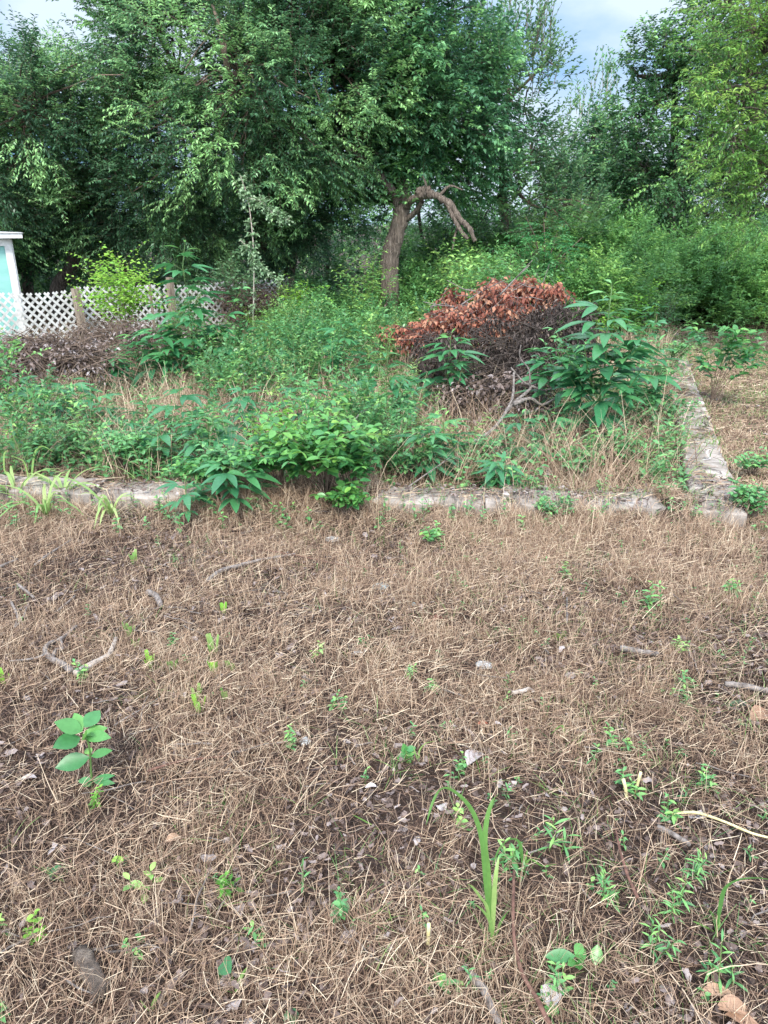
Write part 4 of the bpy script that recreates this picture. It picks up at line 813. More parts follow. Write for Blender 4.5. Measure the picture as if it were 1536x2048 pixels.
# ---------------------------------------------------------------- brush piles
def brush(name, cs, label, mat, leafn, leaf, stickn, sL, smat='twig', sr=.006, lspread=1., hang=.5, tone=(0, 1)):
    """cs: ellipsoids (px, py, Y, rx, ry, rz) of tangled twigs and dead leaves"""
    lf, sb = Buf(), Buf(); E = [ell(*c) for c in cs]; E = [(c_, r_*.86) for c_, r_ in E]; vol = np.array([np.prod(r) for c, r in E]); vol = vol/vol.sum()
    for (c, r), v in zip(E, vol):
        n = int(stickn*v); u = rs(n, 3); u /= np.maximum(1, np.linalg.norm(u, axis=1, keepdims=True)); s = c+u*r*1.2; az = rng.uniform(0, 6.3, n)
        d = nrm(np.stack([np.cos(az), np.sin(az)*.7, rs(n)*.6+.1], 1)); t = np.linspace(-.5, .5, 5)[None, :, None]; L = sL*rng.uniform(.4, 1.3, (n, 1, 1))
        Pt = s[:, None]+d[:, None]*L*t+rs(n, 5, 3)*.04*L; Pt[..., 2] = np.maximum(Pt[..., 2], G(Pt[..., 0], Pt[..., 1])+.02); tubes(sb, Pt, sr*rng.uniform(.4, 1.4, (n, 1))*np.array([1, .9, .8, .6, .3]), 4, rng.uniform(0, 1, n))
        n = int(leafn*v/5); kc = max(3, n//45); cc = nrm(rng.normal(size=(kc, 3)))*rng.uniform(.2, 1.45, (kc, 1)); u = cc[rng.integers(0, kc, n)]+rng.normal(0, .26, (n, 3)); s = c+u*r*lspread; s[:, 2] = np.maximum(s[:, 2], G(s[:, 0], s[:, 1])+.06)
        sprays(lf, sb, s, rs(n, 3)-UP*.1, .18, 5, leaf[0], leaf[1], .3, hang, rng.uniform(*tone, n), .0025)
    c0 = E[0][0]; base = (c0[0], c0[1], float(G(c0[0], c0[1]))); root = thing(name, base, label, 'brush pile'); loc = np.array(root.location)
    sb.build('branches', M[smat], root, True, loc); lf.build('dead_foliage', M[mat], root, True, loc)
def gy(px, py): return hit(px, py)[1]
brush('brush_pile', [(925, 628, 9.4, .34, .4, .13), (1000, 605, 9.3, .34, .4, .16), (1068, 580, 9.2, .24, .35, .1), (875, 655, 9.3, .35, .3, .10), (960, 645, 9.1, .4, .4, .12), (1100, 590, 9.1, .16, .3, .1), (900, 600, 9.5, .2, .2, .1), (820, 668, 9.3, .3, .2, .05)], 'cut branches with rusty orange-red dead leaves, heaped behind the black brush', 'red', 6500, (.08, .042), 70, .7, 'stick', .007, hang=.7, tone=(.15, 1))
brush('brush_pile', [(1085, 655, 7.9, .28, .4, .26), (1030, 700, 7.9, .36, .4, .26), (960, 700, 7.9, .35, .4, .18), (1115, 710, 7.8, .3, .3, .36), (880, 695, 8.0, .25, .3, .13), (1040, 735, 7.7, .45, .4, .2), (1000, 650, 8.1, .25, .25, .12), (1120, 630, 8.0, .2, .25, .14), (900, 735, 7.6, .3, .3, .12), (970, 752, 7.3, .3, .3, .16), (1140, 670, 7.8, .2, .3, .3), (1010, 775, 7.0, .3, .3, .12), (855, 680, 8.0, .12, .2, .14)], 'heap of branches with small blackened hanging leaves, beside the tallest ragweed', 'black', 11000, (.055, .022), 420, .6, 'darktwig', .005, hang=.9)
brush('brush_pile', [(50, 712, 7.8, .7, .4, .10), (140, 716, 7.7, .5, .4, .09), (-60, 700, 7.9, .8, .5, .12), (190, 706, 8.0, .35, .3, .10), (20, 728, 7.5, .6, .4, .06), (100, 690, 8.2, .35, .3, .12)], 'large heap of brown leaf litter and thin sticks at the left edge below the fence', 'litter', 7000, (.06, .03), 700, .6, 'twig', .004, tone=(.05, .7))
brush('brush_pile', [(255, 665, 9.8, .5, .4, .14), (340, 672, 9.6, .4, .4, .10), (200, 665, 9.8, .35, .4, .14)], 'tangle of bare sticks and withered leaves before the middle of the fence', 'litter', 1800, (.06, .03), 260, .6, 'twig', .004, tone=(.1, .7))
brush('brush_pile', [(475, 600, 14, .6, .5, .3), (520, 610, 13.6, .5, .4, .25)], 'dried brown vines heaped over the far end of the fence', 'litter', 2600, (.06, .03), 500, .7, 'twig', .006, tone=(.1, .7))
brush('brush_pile', [(955, 800, 6.7, .4, .35, .1), (1000, 770, 6.9, .3, .3, .12), (1060, 815, 6.6, .35, .3, .08)], 'flattened heap of brown dead leaves under the grey forked branch', 'litter', 1500, (.06, .03), 120, .4, 'twig', .005, tone=(.0, .6))
# withered upright weed
def dead_weed(px, py, yt, label):
    b = hit(px, py); h = topz(yt, b); sb, lf = Buf(), Buf(); ax = axis(b, h, (.05, 0), 8, .05); tube(sb, ax, .006, .003, 5, .3, sub=2)
    n = 26; s = interp(ax, rng.uniform(.25, 1, n)); sprays(lf, sb, s, rs(n, 3)-UP*.9, .1, 4, .07, .03, .2, .9, rng.uniform(.2, 1, n), .002)
    root = thing('dead_weed', b, label, 'dead plant'); loc = np.array(root.location); sb.build('stem', M['twig'], root, True, loc); lf.build('withered_leaves', M['black'], root, True, loc)
dead_weed(768, 700, 600, 'withered brown weed with hanging shrivelled leaves among the bright weeds')
dead_weed(790, 715, 655, 'short withered weed right of the taller withered one')
# ---------------------------------------------------------------- branches and sticks
def stick(name, pts, r0, r1, label, cat='stick', mat='stick', lift=.042, extra=(), sides=8, tops=None, wob=.12):
    """pts in the picture, laid on the ground (or lift metres above it)"""
    q = []
    for i, p in enumerate(pts):
        l = lift if len(p) < 3 else p[2]
        a = hit(p[0], p[1], l); q.append(a)
    bf = Buf(); tube(bf, q, r0, r1, sides, .6, True, wob, 5)
    for e in extra:
        qq = [hit(p[0], p[1], lift if len(p) < 3 else p[2]) for p in e[0]]; tube(bf, qq, e[1], e[2], 6, .6, True, wob, 4)
    base = (q[0][0], q[0][1], float(G(q[0][0], q[0][1]))); o = bf.build(name, M[mat], None, True, base); o.location = base; tag(o, label, cat); return o
def stickd(name, pts, r0, r1, label, extra=(), mat='stick', cat='branch'):
    """pts as (px, py, Y): a branch held up off the ground"""
    q = [P(*p) for p in pts]; bf = Buf(); tube(bf, q, r0, r1, 8, .6, True, .12, 5)
    for e in extra: tube(bf, [P(*p) for p in e[0]], e[1], e[2], 6, .6, True, .1, 4)
    base = (q[0][0], q[0][1], float(G(q[0][0], q[0][1]))); o = bf.build(name, M[mat], None, True, base); o.location = base; tag(o, label, cat)
stickd('forked_branch', [(925, 893, 5.5), (975, 868, 5.6), (1005, 835, 5.8), (1025, 795, 6), (1028, 745, 6.1)], .017, .009, 'long grey lichen-spotted branch lying forked before the black brush',
    [([(1012, 822, 5.9), (1035, 800, 6), (1062, 775, 6.2), (1045, 762, 6.2), (1022, 735, 6.2)], .018, .006), ([(1028, 808, 5.9), (1060, 797, 6), (1085, 810, 6.1), (1120, 790, 6.3)], .02, .008), ([(1060, 775, 6.2), (1058, 740, 6.2), (1040, 715, 6.2), (1042, 690, 6.2)], .009, .004), ([(1062, 772, 6.2), (1090, 780, 6.3), (1120, 770, 6.4)], .012, .005)])
stickd('leaning_twig', [(740, 1030, 4.3), (715, 970, 4.5), (703, 905, 4.7), (706, 855, 4.9), (722, 825, 5.1), (757, 812, 5.3)], .007, .003, 'thin bare twig arching up over the footing near the middle', (), 'stick', 'twig')
stickd('leaning_twig', [(800, 985, 4.6), (850, 950, 4.7), (900, 915, 4.9)], .006, .003, 'thin pale twig slanting up behind the right part of the footing', (), 'stick', 'twig')
for i, (a, b, lab) in enumerate((((900, 625, 9.1), (1010, 560, 9.0), 'long grey stick rising to the right out of the rusty-leaved heap'), ((1000, 590, 9), (1060, 530, 9), 'thin grey stick poking above the top of the rusty-leaved heap'), ((880, 645, 9), (1000, 640, 8.9), 'pale stick lying level at the lower edge of the rusty-leaved heap'))):
    stickd('bare_branch', [a, ((a[0]+b[0])/2+6, (a[1]+b[1])/2-8, a[2]), b], .011, .004, lab, [([((a[0]+b[0])/2, (a[1]+b[1])/2-2, a[2]), ((a[0]+b[0])/2+35, (a[1]+b[1])/2-40, a[2]-.1)], .006, .003)])
stick('forked_stick', [(143, 1342), (124, 1328), (104, 1318), (90, 1303), (98, 1288), (124, 1276), (153, 1252)], .014, .007, 'thick crooked grey stick forked like a wishbone at the left', extra=[([(104, 1318), (112, 1300), (124, 1298), (122, 1280)], .009, .006), ([(90, 1303), (84, 1312), (60, 1318), (20, 1322)], .007, .003)])
stick('pale_stick', [(150, 1348), (190, 1325), (218, 1308), (232, 1277)], .013, .009, 'pale peeling stick just right of the wishbone-shaped one', mat='palebark')
stick('bark_piece', [(295, 1185), (312, 1192), (322, 1212)], .017, .012, 'short curved grey chunk of rotten stick left of centre')
stick('mossy_stick', [(415, 1162), (440, 1142), (475, 1132), (520, 1120), (590, 1108)], .013, .006, 'long half-buried grey stick left of centre below the footing')
stick('thin_stick', [(20, 1200), (35, 1232), (30, 1255), (48, 1230), (55, 1208)], .006, .003, 'thin wiggly pale twig at the far left')
stick('thin_stick', [(70, 1130), (95, 1110), (145, 1078)], .008, .005, 'straight grey stick at the upper left below the footing')
stick('thin_stick', [(35, 1168), (68, 1195)], .008, .006, 'short pale stick end at the far left, above the wiggly twig')
stick('thin_stick', [(115, 1222), (150, 1192)], .006, .004, 'short thin brown stick between the left edge and the grey chunk')
stick('thin_stick', [(0, 1133), (35, 1118)], .008, .006, 'pale stick cut off by the left edge of the picture')
stick('thin_stick', [(530, 1100), (600, 1112), (700, 1132), (820, 1140)], .004, .002, 'long thin reddish twig lying across the middle below the footing', mat='redstick')
stick('thin_stick', [(1134, 1195), (1134, 1245)], .004, .004, 'thin upright pale twig at the centre right of the straw')
stick('lichen_stick', [(1240, 1296), (1275, 1302), (1318, 1308)], .013, .01, 'short lichen-covered stick at middle right')
stick('lichen_stick', [(1450, 1368), (1490, 1372), (1536, 1382)], .013, .01, 'white-flecked stick running off the right edge')
stick('pale_twig', [(1025, 1386), (1045, 1382), (1058, 1378), (1068, 1384)], .009, .006, 'short pale twig right of centre', mat='palebark')
stick('brown_twig', [(295, 1542), (350, 1525), (395, 1518), (452, 1512)], .005, .003, 'thin brown twig lying level left of centre', mat='redstick')
stick('long_twig', [(1098, 2048), (1075, 2000), (1045, 1948), (1030, 1890), (1026, 1830), (1028, 1742, .05)], .0058, .0038, 'long reddish-brown curved twig rising from the bottom edge', mat='redstick', lift=.05)
stick('long_twig', [(1275, 1795), (1255, 1750), (1240, 1700), (1232, 1662, .06)], .005, .003, 'shorter reddish twig standing right of the long curved one', mat='redstick', lift=.05)
stick('log_piece', [(160, 1905), (180, 1940), (205, 1990)], .024, .02, 'rotten grey chunk of log half sunk in straw at the lower left', mat='bark', lift=.03)
stick('broken_root', [(940, 1950), (965, 1975), (985, 2020), (1000, 2050)], .011, .007, 'rotten grey branch piece at the bottom edge left of the long curved twig', lift=.035)
stick('bark_strip', [(1315, 1655), (1345, 1668), (1380, 1690)], .010, .006, 'flaking dark strip of wood at the right among the green blades', lift=.035)
stick('yellow_stalk', [(1344, 1627), (1390, 1625), (1440, 1640), (1500, 1665), (1536, 1675)], .0045, .0035, 'pale yellow-green stalk lying towards the right edge', 'stalk', 'cream')  if 'cream' in M else None
# ================================================================== foreground plants
def strapplant(name, px, py, label, specs, mat='grass', cat='plant', lift=0., stalk=None):
    """specs: leaves as ([(px,py,dy)...], width): the leaf's midline through picture points at distance offset dy from the foot"""
    b = hit(px, py); bf = Buf(); root = thing(name, b, label, cat); loc = np.array(root.location)
    for pts, wd, tn in specs:
        q = np.array([b+[0, 0, .0]]+[P(x, y, b[1]+dy) for x, y, dy in pts]); t = np.linspace(0, len(q)-1, (len(q)-1)*6+1); i = np.minimum(t.astype(int), len(q)-2); f = (t-i)[:, None]
        pp = np.vstack([2*q[0]-q[1], q, 2*q[-1]-q[-2]]); a, b2, c, d = pp[i], pp[i+1], pp[i+2], pp[i+3]
        pts_ = .5*((2*b2)+(c-a)*f+(2*a-5*b2+4*c-d)*f**2+(3*b2-a-3*c+d)*f**3); S = len(pts_); u = np.linspace(0, 1, S)
        W = .68*wd*np.clip(np.minimum(.45+2.2*u, 1)*(1-u**4)**.7, .03, 1); T = nrm(np.gradient(pts_, axis=0)); side = nrm(np.cross(T, np.array([.1, 1, .35]))); nn = np.cross(side, T)
        V = np.stack([pts_-side*W[:, None]*.5+nn*W[:, None]*.18, pts_, pts_+side*W[:, None]*.5+nn*W[:, None]*.18], 1)
        k = np.arange(S-1)[:, None]*3+np.arange(2)[None]; k = k.ravel(); one = Buf(); one.add(V, np.stack([k, k+1, k+4, k+3], -1), tn)
        one.build('leaf', M[mat], root, True, loc)
    return root
strapplant('johnson_grass', 985, 1892, 'tall Johnson grass with long arching blades beside the curved reddish twig', [
    ([(972, 1780, .0), (965, 1690, .0), (950, 1635, .0), (925, 1598, .0), (890, 1577, .0), (868, 1600, -.02), (852, 1650, -.04)], .017, .35),
    ([(978, 1760, .01), (970, 1690, .01), (974, 1640, .02), (985, 1605, .03), (998, 1586, .05)], .018, .4),
    ([(988, 1800, .0), (992, 1750, .0), (998, 1712, .02)], .017, .85),
    ([(975, 1820, -.02), (960, 1795, -.03), (945, 1775, -.04), (935, 1768, -.05)], .012, .8),
    ([(982, 1850, -.03), (968, 1825, -.05), (948, 1807, -.08)], .013, .7),
    ([(1000, 1850, .02), (1012, 1830, .03), (1022, 1818, .05)], .011, .3)], M and 'grass', 'grass clump')
strapplant('johnson_grass', 1045, 1745, 'short bunch of bent green blades at the top of the curved reddish twig', [
    ([(1044, 1715, 0), (1038, 1685, 0), (1020, 1680, 0), (998, 1700, -.02), (985, 1735, -.03)], .014, .2),
    ([(1060, 1720, 0), (1085, 1733, -.01), (1115, 1728, -.02)], .012, .5), ([(1050, 1725, .02), (1055, 1700, .03)], .012, .5), ([(1035, 1735, 0), (1030, 1712, .02), (1048, 1685, .04)], .012, .3),
    ([(1060, 1760, -.02), (1072, 1775, -.04)], .012, .2), ([(1040, 1740, -.01), (1025, 1742, -.02)], .01, .6)], 'grass', 'grass clump')
strapplant('johnson_grass', 1432, 1870, 'blue-green grass with a blade arching out of the right edge of the picture', [
    ([(1440, 1820, 0), (1450, 1780, 0), (1475, 1762, 0), (1510, 1757, 0), (1545, 1760, 0)], .016, .15),
    ([(1438, 1850, 0), (1440, 1825, .02), (1442, 1810, .03)], .012, .6), ([(1420, 1860, 0), (1400, 1850, -.02), (1385, 1842, -.03)], .013, .6), ([(1445, 1900, -.03), (1455, 1930, -.05)], .012, .4),
    ([(1425, 1895, -.02), (1405, 1905, -.05)], .013, .5), ([(1430, 1840, .03), (1415, 1815, .05)], .012, .5)], 'grass', 'grass clump')
strapplant('grass_clump', 770, 1670, 'two narrow bright blades lying flat at the middle of the straw', [([(745, 1652, .02), (720, 1638, .03), (705, 1630, .04)], .013, .6), ([(780, 1680, 0), (790, 1690, 0)], .012, .4)], 'grass', 'grass clump')
strapplant('grass_clump', 560, 1690, 'pale narrow blade lying level left of the Johnson grass', [([(530, 1688, .0), (495, 1692, 0), (460, 1705, -.01)], .009, .9), ([(555, 1675, .02), (545, 1668, .02)], .01, .7)], 'grass', 'grass clump')
strapplant('grass_clump', 1130, 1480, 'green grass tuft with splayed blades right of centre', [([(1128, 1462, 0), (1122, 1452, 0), (1100, 1470, -.02)], .012, .5), ([(1118, 1470, 0), (1108, 1462, .02)], .012, .6), ([(1135, 1470, .02), (1140, 1455, .03)], .012, .6), ([(1120, 1490, -.02), (1100, 1510, -.04)], .012, .5)], 'grass', 'grass clump')
strapplant('grass_clump', 1098, 1590, 'small star of green blades above the bent blades', [([(1085, 1575, .02), (1078, 1565, .03)], .014, .5), ([(1110, 1578, .02), (1128, 1577, .02)], .011, .5), ([(1098, 1570, .03)], .012, .6), ([(1085, 1585, 0), (1070, 1585, 0)], .01, .6)], 'grass', 'grass clump')
strapplant('grass_clump', 840, 1530, 'thin grass blades beside the round-leaved weed clump', [([(838, 1505, 0), (850, 1488, 0), (872, 1482, 0)], .007, .8), ([(832, 1510, 0), (825, 1490, .01)], .007, .7)], 'grass', 'grass clump')
strapplant('grass_clump', 470, 1990, 'lone broad upright blade at the bottom left of centre', [([(478, 1965, .01), (487, 1948, .02), (495, 1934, .03)], .015, .6), ([(460, 1985, 0), (440, 1980, 0)], .012, .3)], 'grass', 'grass clump')
strapplant('grass_clump', 302, 2026, 'narrow upright blade close to the bottom edge', [([(308, 2005, .01), (322, 1982, .02)], .013, .7), ([(290, 2015, 0), (280, 2000, 0)], .008, .7)], 'grass', 'grass clump')
# strap-leaved lilies before the left end of the footing
def lily(px, py, sc, label, tn=.75, mat='grass', n=11):
    b = hit(px, py); root = thing('lily', b, label, 'lily'); loc = np.array(root.location); bf = Buf(); S = 7
    az = rng.uniform(0, 6.3, n); L = sc*rng.uniform(.6, 1.1, n); t = np.linspace(0, 1, S)[None]; out_ = L[:, None]*(.35*t+.65*t**2)*rng.uniform(.4, 1, (n, 1)); up = L[:, None]*(1.0*t-1.05*t**2.6*rng.uniform(.4, 1, (n, 1)))
    X = b[0]+np.cos(az)[:, None]*out_; Yy = b[1]+np.sin(az)[:, None]*out_; Z = np.maximum(b[2]+up, G(X, Yy)+.01); ribbons(bf, np.stack([X, Yy, Z], -1), .022*np.array([.7, 1, 1, .95, .8, .55, .08])*np.ones((n, 1)), np.stack([-np.sin(az), np.cos(az), np.zeros(n)], 1), np.clip(tn+.25*rs(n), 0, 1))
    bf.build('leaves', M[mat], root, True, loc)
lily(95, 1040, .5, 'sprawling yellow-green lily with strap leaves before the left end of the footing')
lily(130, 1005, .38, 'smaller lily with folded strap leaves close against the left part of the footing')
lily(35, 1010, .5, 'lily at the left edge with one tall arching leaf')
lily(225, 1040, .42, 'limp yellowing lily flopped on the dark litter left of centre', .95)
strapplant('lily', 62, 985, 'young lily with an upright curled leaf beside the broad dark leaf at the left edge', [([(64, 940, 0), (70, 905, .02), (85, 893, .03), (108, 905, .02)], .022, .7), ([(50, 930, 0), (38, 918, 0), (20, 912, 0)], .018, .8), ([(30, 960, 0), (10, 945, 0), (8, 910, 0), (16, 900, 0)], .02, .8), ([(75, 965, -.02), (88, 945, -.02)], .05, .35)], 'grass', 'lily')
# cut lily stubs
def stub(px, py, h, label, n=5):
    b = hit(px, py); bf = Buf(); a = rng.uniform(0, 6.3, n); bb = np.stack([b[0]+.012*np.cos(a), b[1]+.012*np.sin(a), np.full(n, b[2])], 1); d = np.stack([np.cos(a)*.22, np.sin(a)*.22, np.ones(n)], 1)
    blades(bf, bb, d, np.stack([-np.cos(a), -np.sin(a), np.full(n, .2)], 1), 1.7*h*rng.uniform(.6, 1.1, n), .016, .0, rng.uniform(.55, 1, n), np.array([.6, .9, 1, 1, .85]), .25)
    o = bf.build('cut_stub', M['lime'] if rng.uniform() < .4 else M['grass'], None, True, b); o.location = tuple(b); tag(o, label, 'plant stub', 'mown lily stubs in the straw')
for px, py, h, lab in ((400, 1425, .05, 'brightest yellow-green mown stub, standing alone left of centre'), (395, 1400, .04, 'mown green stub directly behind the brightest yellow one'), (428, 1315, .06, 'tallest mown green stub in the row left of centre'), (430, 1348, .04, 'mown green stub just in front of the tallest stub'), (348, 1345, .04, 'mown stub with pale tip between the bright stub and the pale stick'),
    (300, 1335, .04, 'mown stub nearest the end of the pale peeling stick'), (262, 1275, .045, 'mown stub with split tips near the top of the pale peeling stick'), (272, 1295, .03, 'short mown stub just below the split-tipped one'), (447, 1230, .04, 'thin pale mown stub straight above the tallest one'), (462, 1345, .03, 'little mown stub to the right of the tallest stub'),
    (452, 1400, .03, 'small dark mown stub right of the brightest yellow one'), (270, 1130, .045, 'faded mown stub under the yellowed lily'), (12, 1370, .04, 'mown stub cut by the left edge')): stub(px, py, h, lab)
# broad-leaved plant at left
def broad(px, py, spec, label, name='broadleaf_plant', mat='poke', stem=.004, prof=None):
    b = hit(px, py); root = thing(name, b, label, 'plant'); loc = np.array(root.location); sb = Buf(); hs = spec[0]
    ax = np.array([b]+[P(x, y, b[1]+dy) for x, y, dy in hs]); tube(sb, ax, stem, stem*.6, 6, .5, sub=3); sb.build('stem', M['stem'], root, True, loc)
    lf = Buf(); a, e, w_, tn = [], [], [], []
    for (x0, y0, x1, y1, dy, w, t) in spec[1]: a.append(P(x0, y0, b[1]+spec[2])); e.append(P(x1, y1, b[1]+spec[2]+dy)); w_.append(w); tn.append(t)
    a, e = np.array(a), np.array(e); d = e-a; L = np.linalg.norm(d, axis=1); blades(lf, a, d, nrm(np.array([[0, -.55, .9]])+rs(len(a), 3)*.15), L, np.array(w_), .02, np.array(tn), np.array([.1, .62, .95, 1., .85, .5, .02]) if prof is None else prof, .12)
    lf.build('foliage', M[mat], root, True, loc)
broad(185, 1580, ([(182, 1540, 0), (178, 1490, -.02), (165, 1468, -.03)], [
    (165, 1462, 108, 1443, -.02, .05, .45), (165, 1460, 148, 1425, .05, .035, .6), (170, 1455, 200, 1420, .06, .05, .3), (168, 1468, 215, 1455, .02, .035, .6), (170, 1472, 222, 1475, -.03, .04, .5), (160, 1475, 105, 1495, -.07, .055, .25), (172, 1478, 170, 1462, -.06, .03, .7),
    (178, 1515, 110, 1535, -.04, .055, .2), (182, 1512, 225, 1500, .0, .03, .4), (182, 1508, 172, 1497, .03, .025, .8), (186, 1560, 230, 1550, 0, .022, .3), (186, 1562, 230, 1566, -.02, .022, .3), (184, 1560, 155, 1562, 0, .022, .3), (184, 1565, 165, 1572, -.02, .02, .3)], -.01),
    'broad-leaved seedling with a whorl of lobed leaves at the left of the straw')
broad(1165, 1935, ([(1150, 1905, 0)], [(1150, 1912, 1088, 1912, 0, .03, .3), (1150, 1908, 1165, 1888, .03, .025, .6), (1150, 1912, 1172, 1900, .03, .03, .5), (1155, 1920, 1168, 1925, -.02, .02, .5), (1150, 1920, 1135, 1930, -.03, .02, .5), (1155, 1925, 1160, 1940, -.03, .02, .5), (1190, 1930, 1196, 1888, .03, .03, .6)], -.01), 'pair of small pointed green leaves right of the curved reddish twig')
broad(815, 1525, ([(812, 1500, 0)], [(812, 1500+i*3, 812+int(20*math.cos(i*2.2)), 1495+int(14*math.sin(i*2.2))+i*2, 0, .022, .3+.1*(i % 4)) for i in range(12)], 0), 'round-leaved weed clump in the middle of the straw')
broad(450, 1950, ([(450, 1940, 0)], [(445, 1925, 462, 1945, -.03, .04, .15), (452, 1950, 438, 1955, -.02, .02, .5), (455, 1948, 466, 1960, -.02, .02, .5)], .0), 'heart-shaped dark green leaf at the bottom left of centre', prof=np.array([.6, 1., 1.05, .9, .6, .02]))
broad(105, 1750, ([(108, 1742, 0)], [(100, 1738, 125, 1755, -.02, .04, .1), (112, 1735, 135, 1752, 0, .03, .3), (100, 1735, 95, 1750, 0, .025, .2)], 0), 'dark heart-shaped leaves in the straw at lower left')
broad(240, 1745, ([(238, 1735, 0), (232, 1722, 0)], [(232, 1725, 245, 1713, .02, .028, .95), (232, 1722, 226, 1716, .01, .02, .9), (236, 1738, 230, 1748, 0, .02, .4)], 0), 'tiny weed with a yellow top leaf at lower left', mat='lime')
broad(1080, 2040, ([(1105, 2020, 0)], [(1100, 2025, 1115, 2010, .02, .03, .6), (1100, 2028, 1082, 2020, 0, .025, .6)], 0), 'seedling touching the bottom edge right of the long curved twig')
broad(582, 2045, ([(582, 2035, 0)], [(582, 2035, 598, 2028, .01, .03, .15), (582, 2036, 566, 2035, 0, .028, .2), (582, 2038, 590, 2045, -.02, .025, .2)], 0), 'dark-leaved seedling cut by the bottom edge')
broad(1455, 1415, ([(1460, 1410, 0)], [(1452, 1412, 1496, 1405, 0, .03, .05)], 0), 'single fallen blue-green leaf near the right edge', mat='rag')
def tinyweed(px, py, h, label, mat='weed', nn=10, lL=.045, lW=.016, tone=.6, name='weed_seedling'):
    b = hit(px, py); lf, sb = Buf(), Buf(); k = 3; x = b[0]+rs(k)*.025; y = b[1]+rs(k)*.025; global seedlings
    seedlings(lf, sb, x, y, h*.85, nn, lL*.8, lW*.8, tone); root = thing(name, b, label, 'seedling', 'single green seedlings in the straw'); loc = np.array(root.location)
    sb.build('stem', M['stem'], root, True, loc); lf.build('foliage', M[mat], root, True, loc)
for px, py, h, lab, kw in (
 (585, 1500, .09, 'feathery green seedling group left of the round-leaved clump', dict(nn=14, lL=.035, lW=.012)), (190, 1620, .09, 'ferny bright seedlings under the broad-leaved seedling', dict(nn=14, lL=.03, lW=.012, mat='lime', tone=.3)),
 (1308, 1225, .14, 'bright leafy weed standing at the upper right of the straw', dict(nn=14, lL=.07, lW=.02)), (1120, 1285, .06, 'mossy yellow-green tuft above the lichen-covered stick', dict(nn=16, lL=.03, lW=.005, mat='lime')),
 (1360, 1308, .08, 'upright paired-leaf seedling right of the lichen-covered stick', dict(nn=8, lL=.05, lW=.018, tone=.8)), (1470, 1205, .12, 'spreading weed at the right edge under the footing corner', dict(nn=14, lL=.07, lW=.02)),
 (1240, 1510, .10, 'ragged weed left of the star of blades near the right', dict(nn=12, lL=.05, lW=.018)), (865, 1380, .05, 'little rosette of small leaves at the centre', dict(nn=10)), (820, 1360, .1, 'thin weed with tiny leaves at centre', dict(nn=14, lL=.03, lW=.012)),
 (675, 1430, .08, 'slender pair of seedlings at centre left', dict(nn=10, lL=.03)), (670, 1830, .08, 'leafy seedling with toothed leaves at lower centre', dict(nn=12, lL=.04, lW=.02, tone=.4)), (1020, 1740, .09, 'spiky green seedling left of the reddish twig top', dict(nn=9, lL=.06, lW=.014)),
 (1105, 1700, .10, 'narrow-leaved seedling pair above the pointed leaf pair', dict(nn=6, lL=.08, lW=.013)), (1220, 1800, .10, 'bunch of fresh narrow leaves at lower right of centre', dict(nn=12, lL=.048, lW=.009)), (1350, 1840, .11, 'big tangle of fresh narrow leaves at lower right', dict(nn=14, lL=.048, lW=.009)),
 (1370, 1765, .12, 'tall narrow-leaved seedlings above the big green tangle', dict(nn=12, lL=.05, lW=.008)), (1300, 1905, .11, 'narrow-leaved seedlings left of the right-hand arching blade', dict(nn=12, lL=.048, lW=.009)), (1440, 1960, .12, 'narrow leaves rising by the big curled brown leaf', dict(nn=10, lL=.055, lW=.01)),
 (1115, 2000, .1, 'bright seedling by the lower end of the long curved twig', dict(nn=8, lL=.04, lW=.014)), (20, 2030, .09, 'bright seedlings at the bottom left corner', dict(nn=10, lL=.035, lW=.013)), (15, 1850, .09, 'seedling at the left edge above the bottom corner', dict(nn=9, lL=.05, lW=.018, tone=.8)),
 (75, 1880, .07, 'yellow-green sprig at the lower left', dict(nn=8, lL=.03, mat='lime')), (290, 1780, .06, 'two-leaved light green sprout at lower left', dict(nn=4, lL=.05, lW=.024, tone=.9)), (465, 1800, .09, 'yellowing ferny seedling at lower centre left', dict(nn=10, lL=.04, mat='lime', tone=.1)),
 (285, 1905, .05, 'faint sprig beside the rotten log chunk', dict(nn=10, lL=.02)), (515, 1890, .05, 'tiny sprout between the log chunk and the centre', dict(nn=5)), (905, 1980, .05, 'small clover-like sprout near the bottom', dict(nn=6, lL=.03, lW=.022)), (1260, 1590, .08, 'pale sprouts beside the cut cane stub', dict(nn=9, lL=.05)),
 (1410, 1590, .08, 'sprout under the white-flecked stick at the right', dict(nn=9, lL=.04)), (1320, 1640, .1, 'seedlings above the flaking strip of wood', dict(nn=9, lL=.05)), (925, 1560, .07, 'faded lobed seedling above the tallest grass blades', dict(nn=6, lL=.035, lW=.022)), (930, 1650, .07, 'round-leaved sprout left of the tall grass stem', dict(nn=6, lL=.035, lW=.024, tone=.8)),
 (640, 1310, .06, 'small light sprout left of centre', dict(nn=6, tone=.9)), (350, 1300, .07, 'fine green sprig among the mown stubs', dict(nn=12, lL=.03, tone=.5)), (170, 1370, .1, 'slim weed by the end of the pale peeling stick', dict(nn=12, lL=.035)), (1370, 1380, .1, 'thin weed under the paired-leaf seedling', dict(nn=8, lL=.05)),
 (1130, 1160, .08, 'leafy sprig below the right part of the footing', dict(nn=9)), (870, 1085, .12, 'bright broad-toothed weed below the middle of the footing', dict(nn=12, lL=.05, lW=.03)), (1360, 1400, .07, 'sprig above the dark twig at the right', dict(nn=6)), (735, 1290, .05, 'blue-green sprout at the centre', dict(nn=5, mat='rag'))):
    tinyweed(px, py, h, lab, **kw)
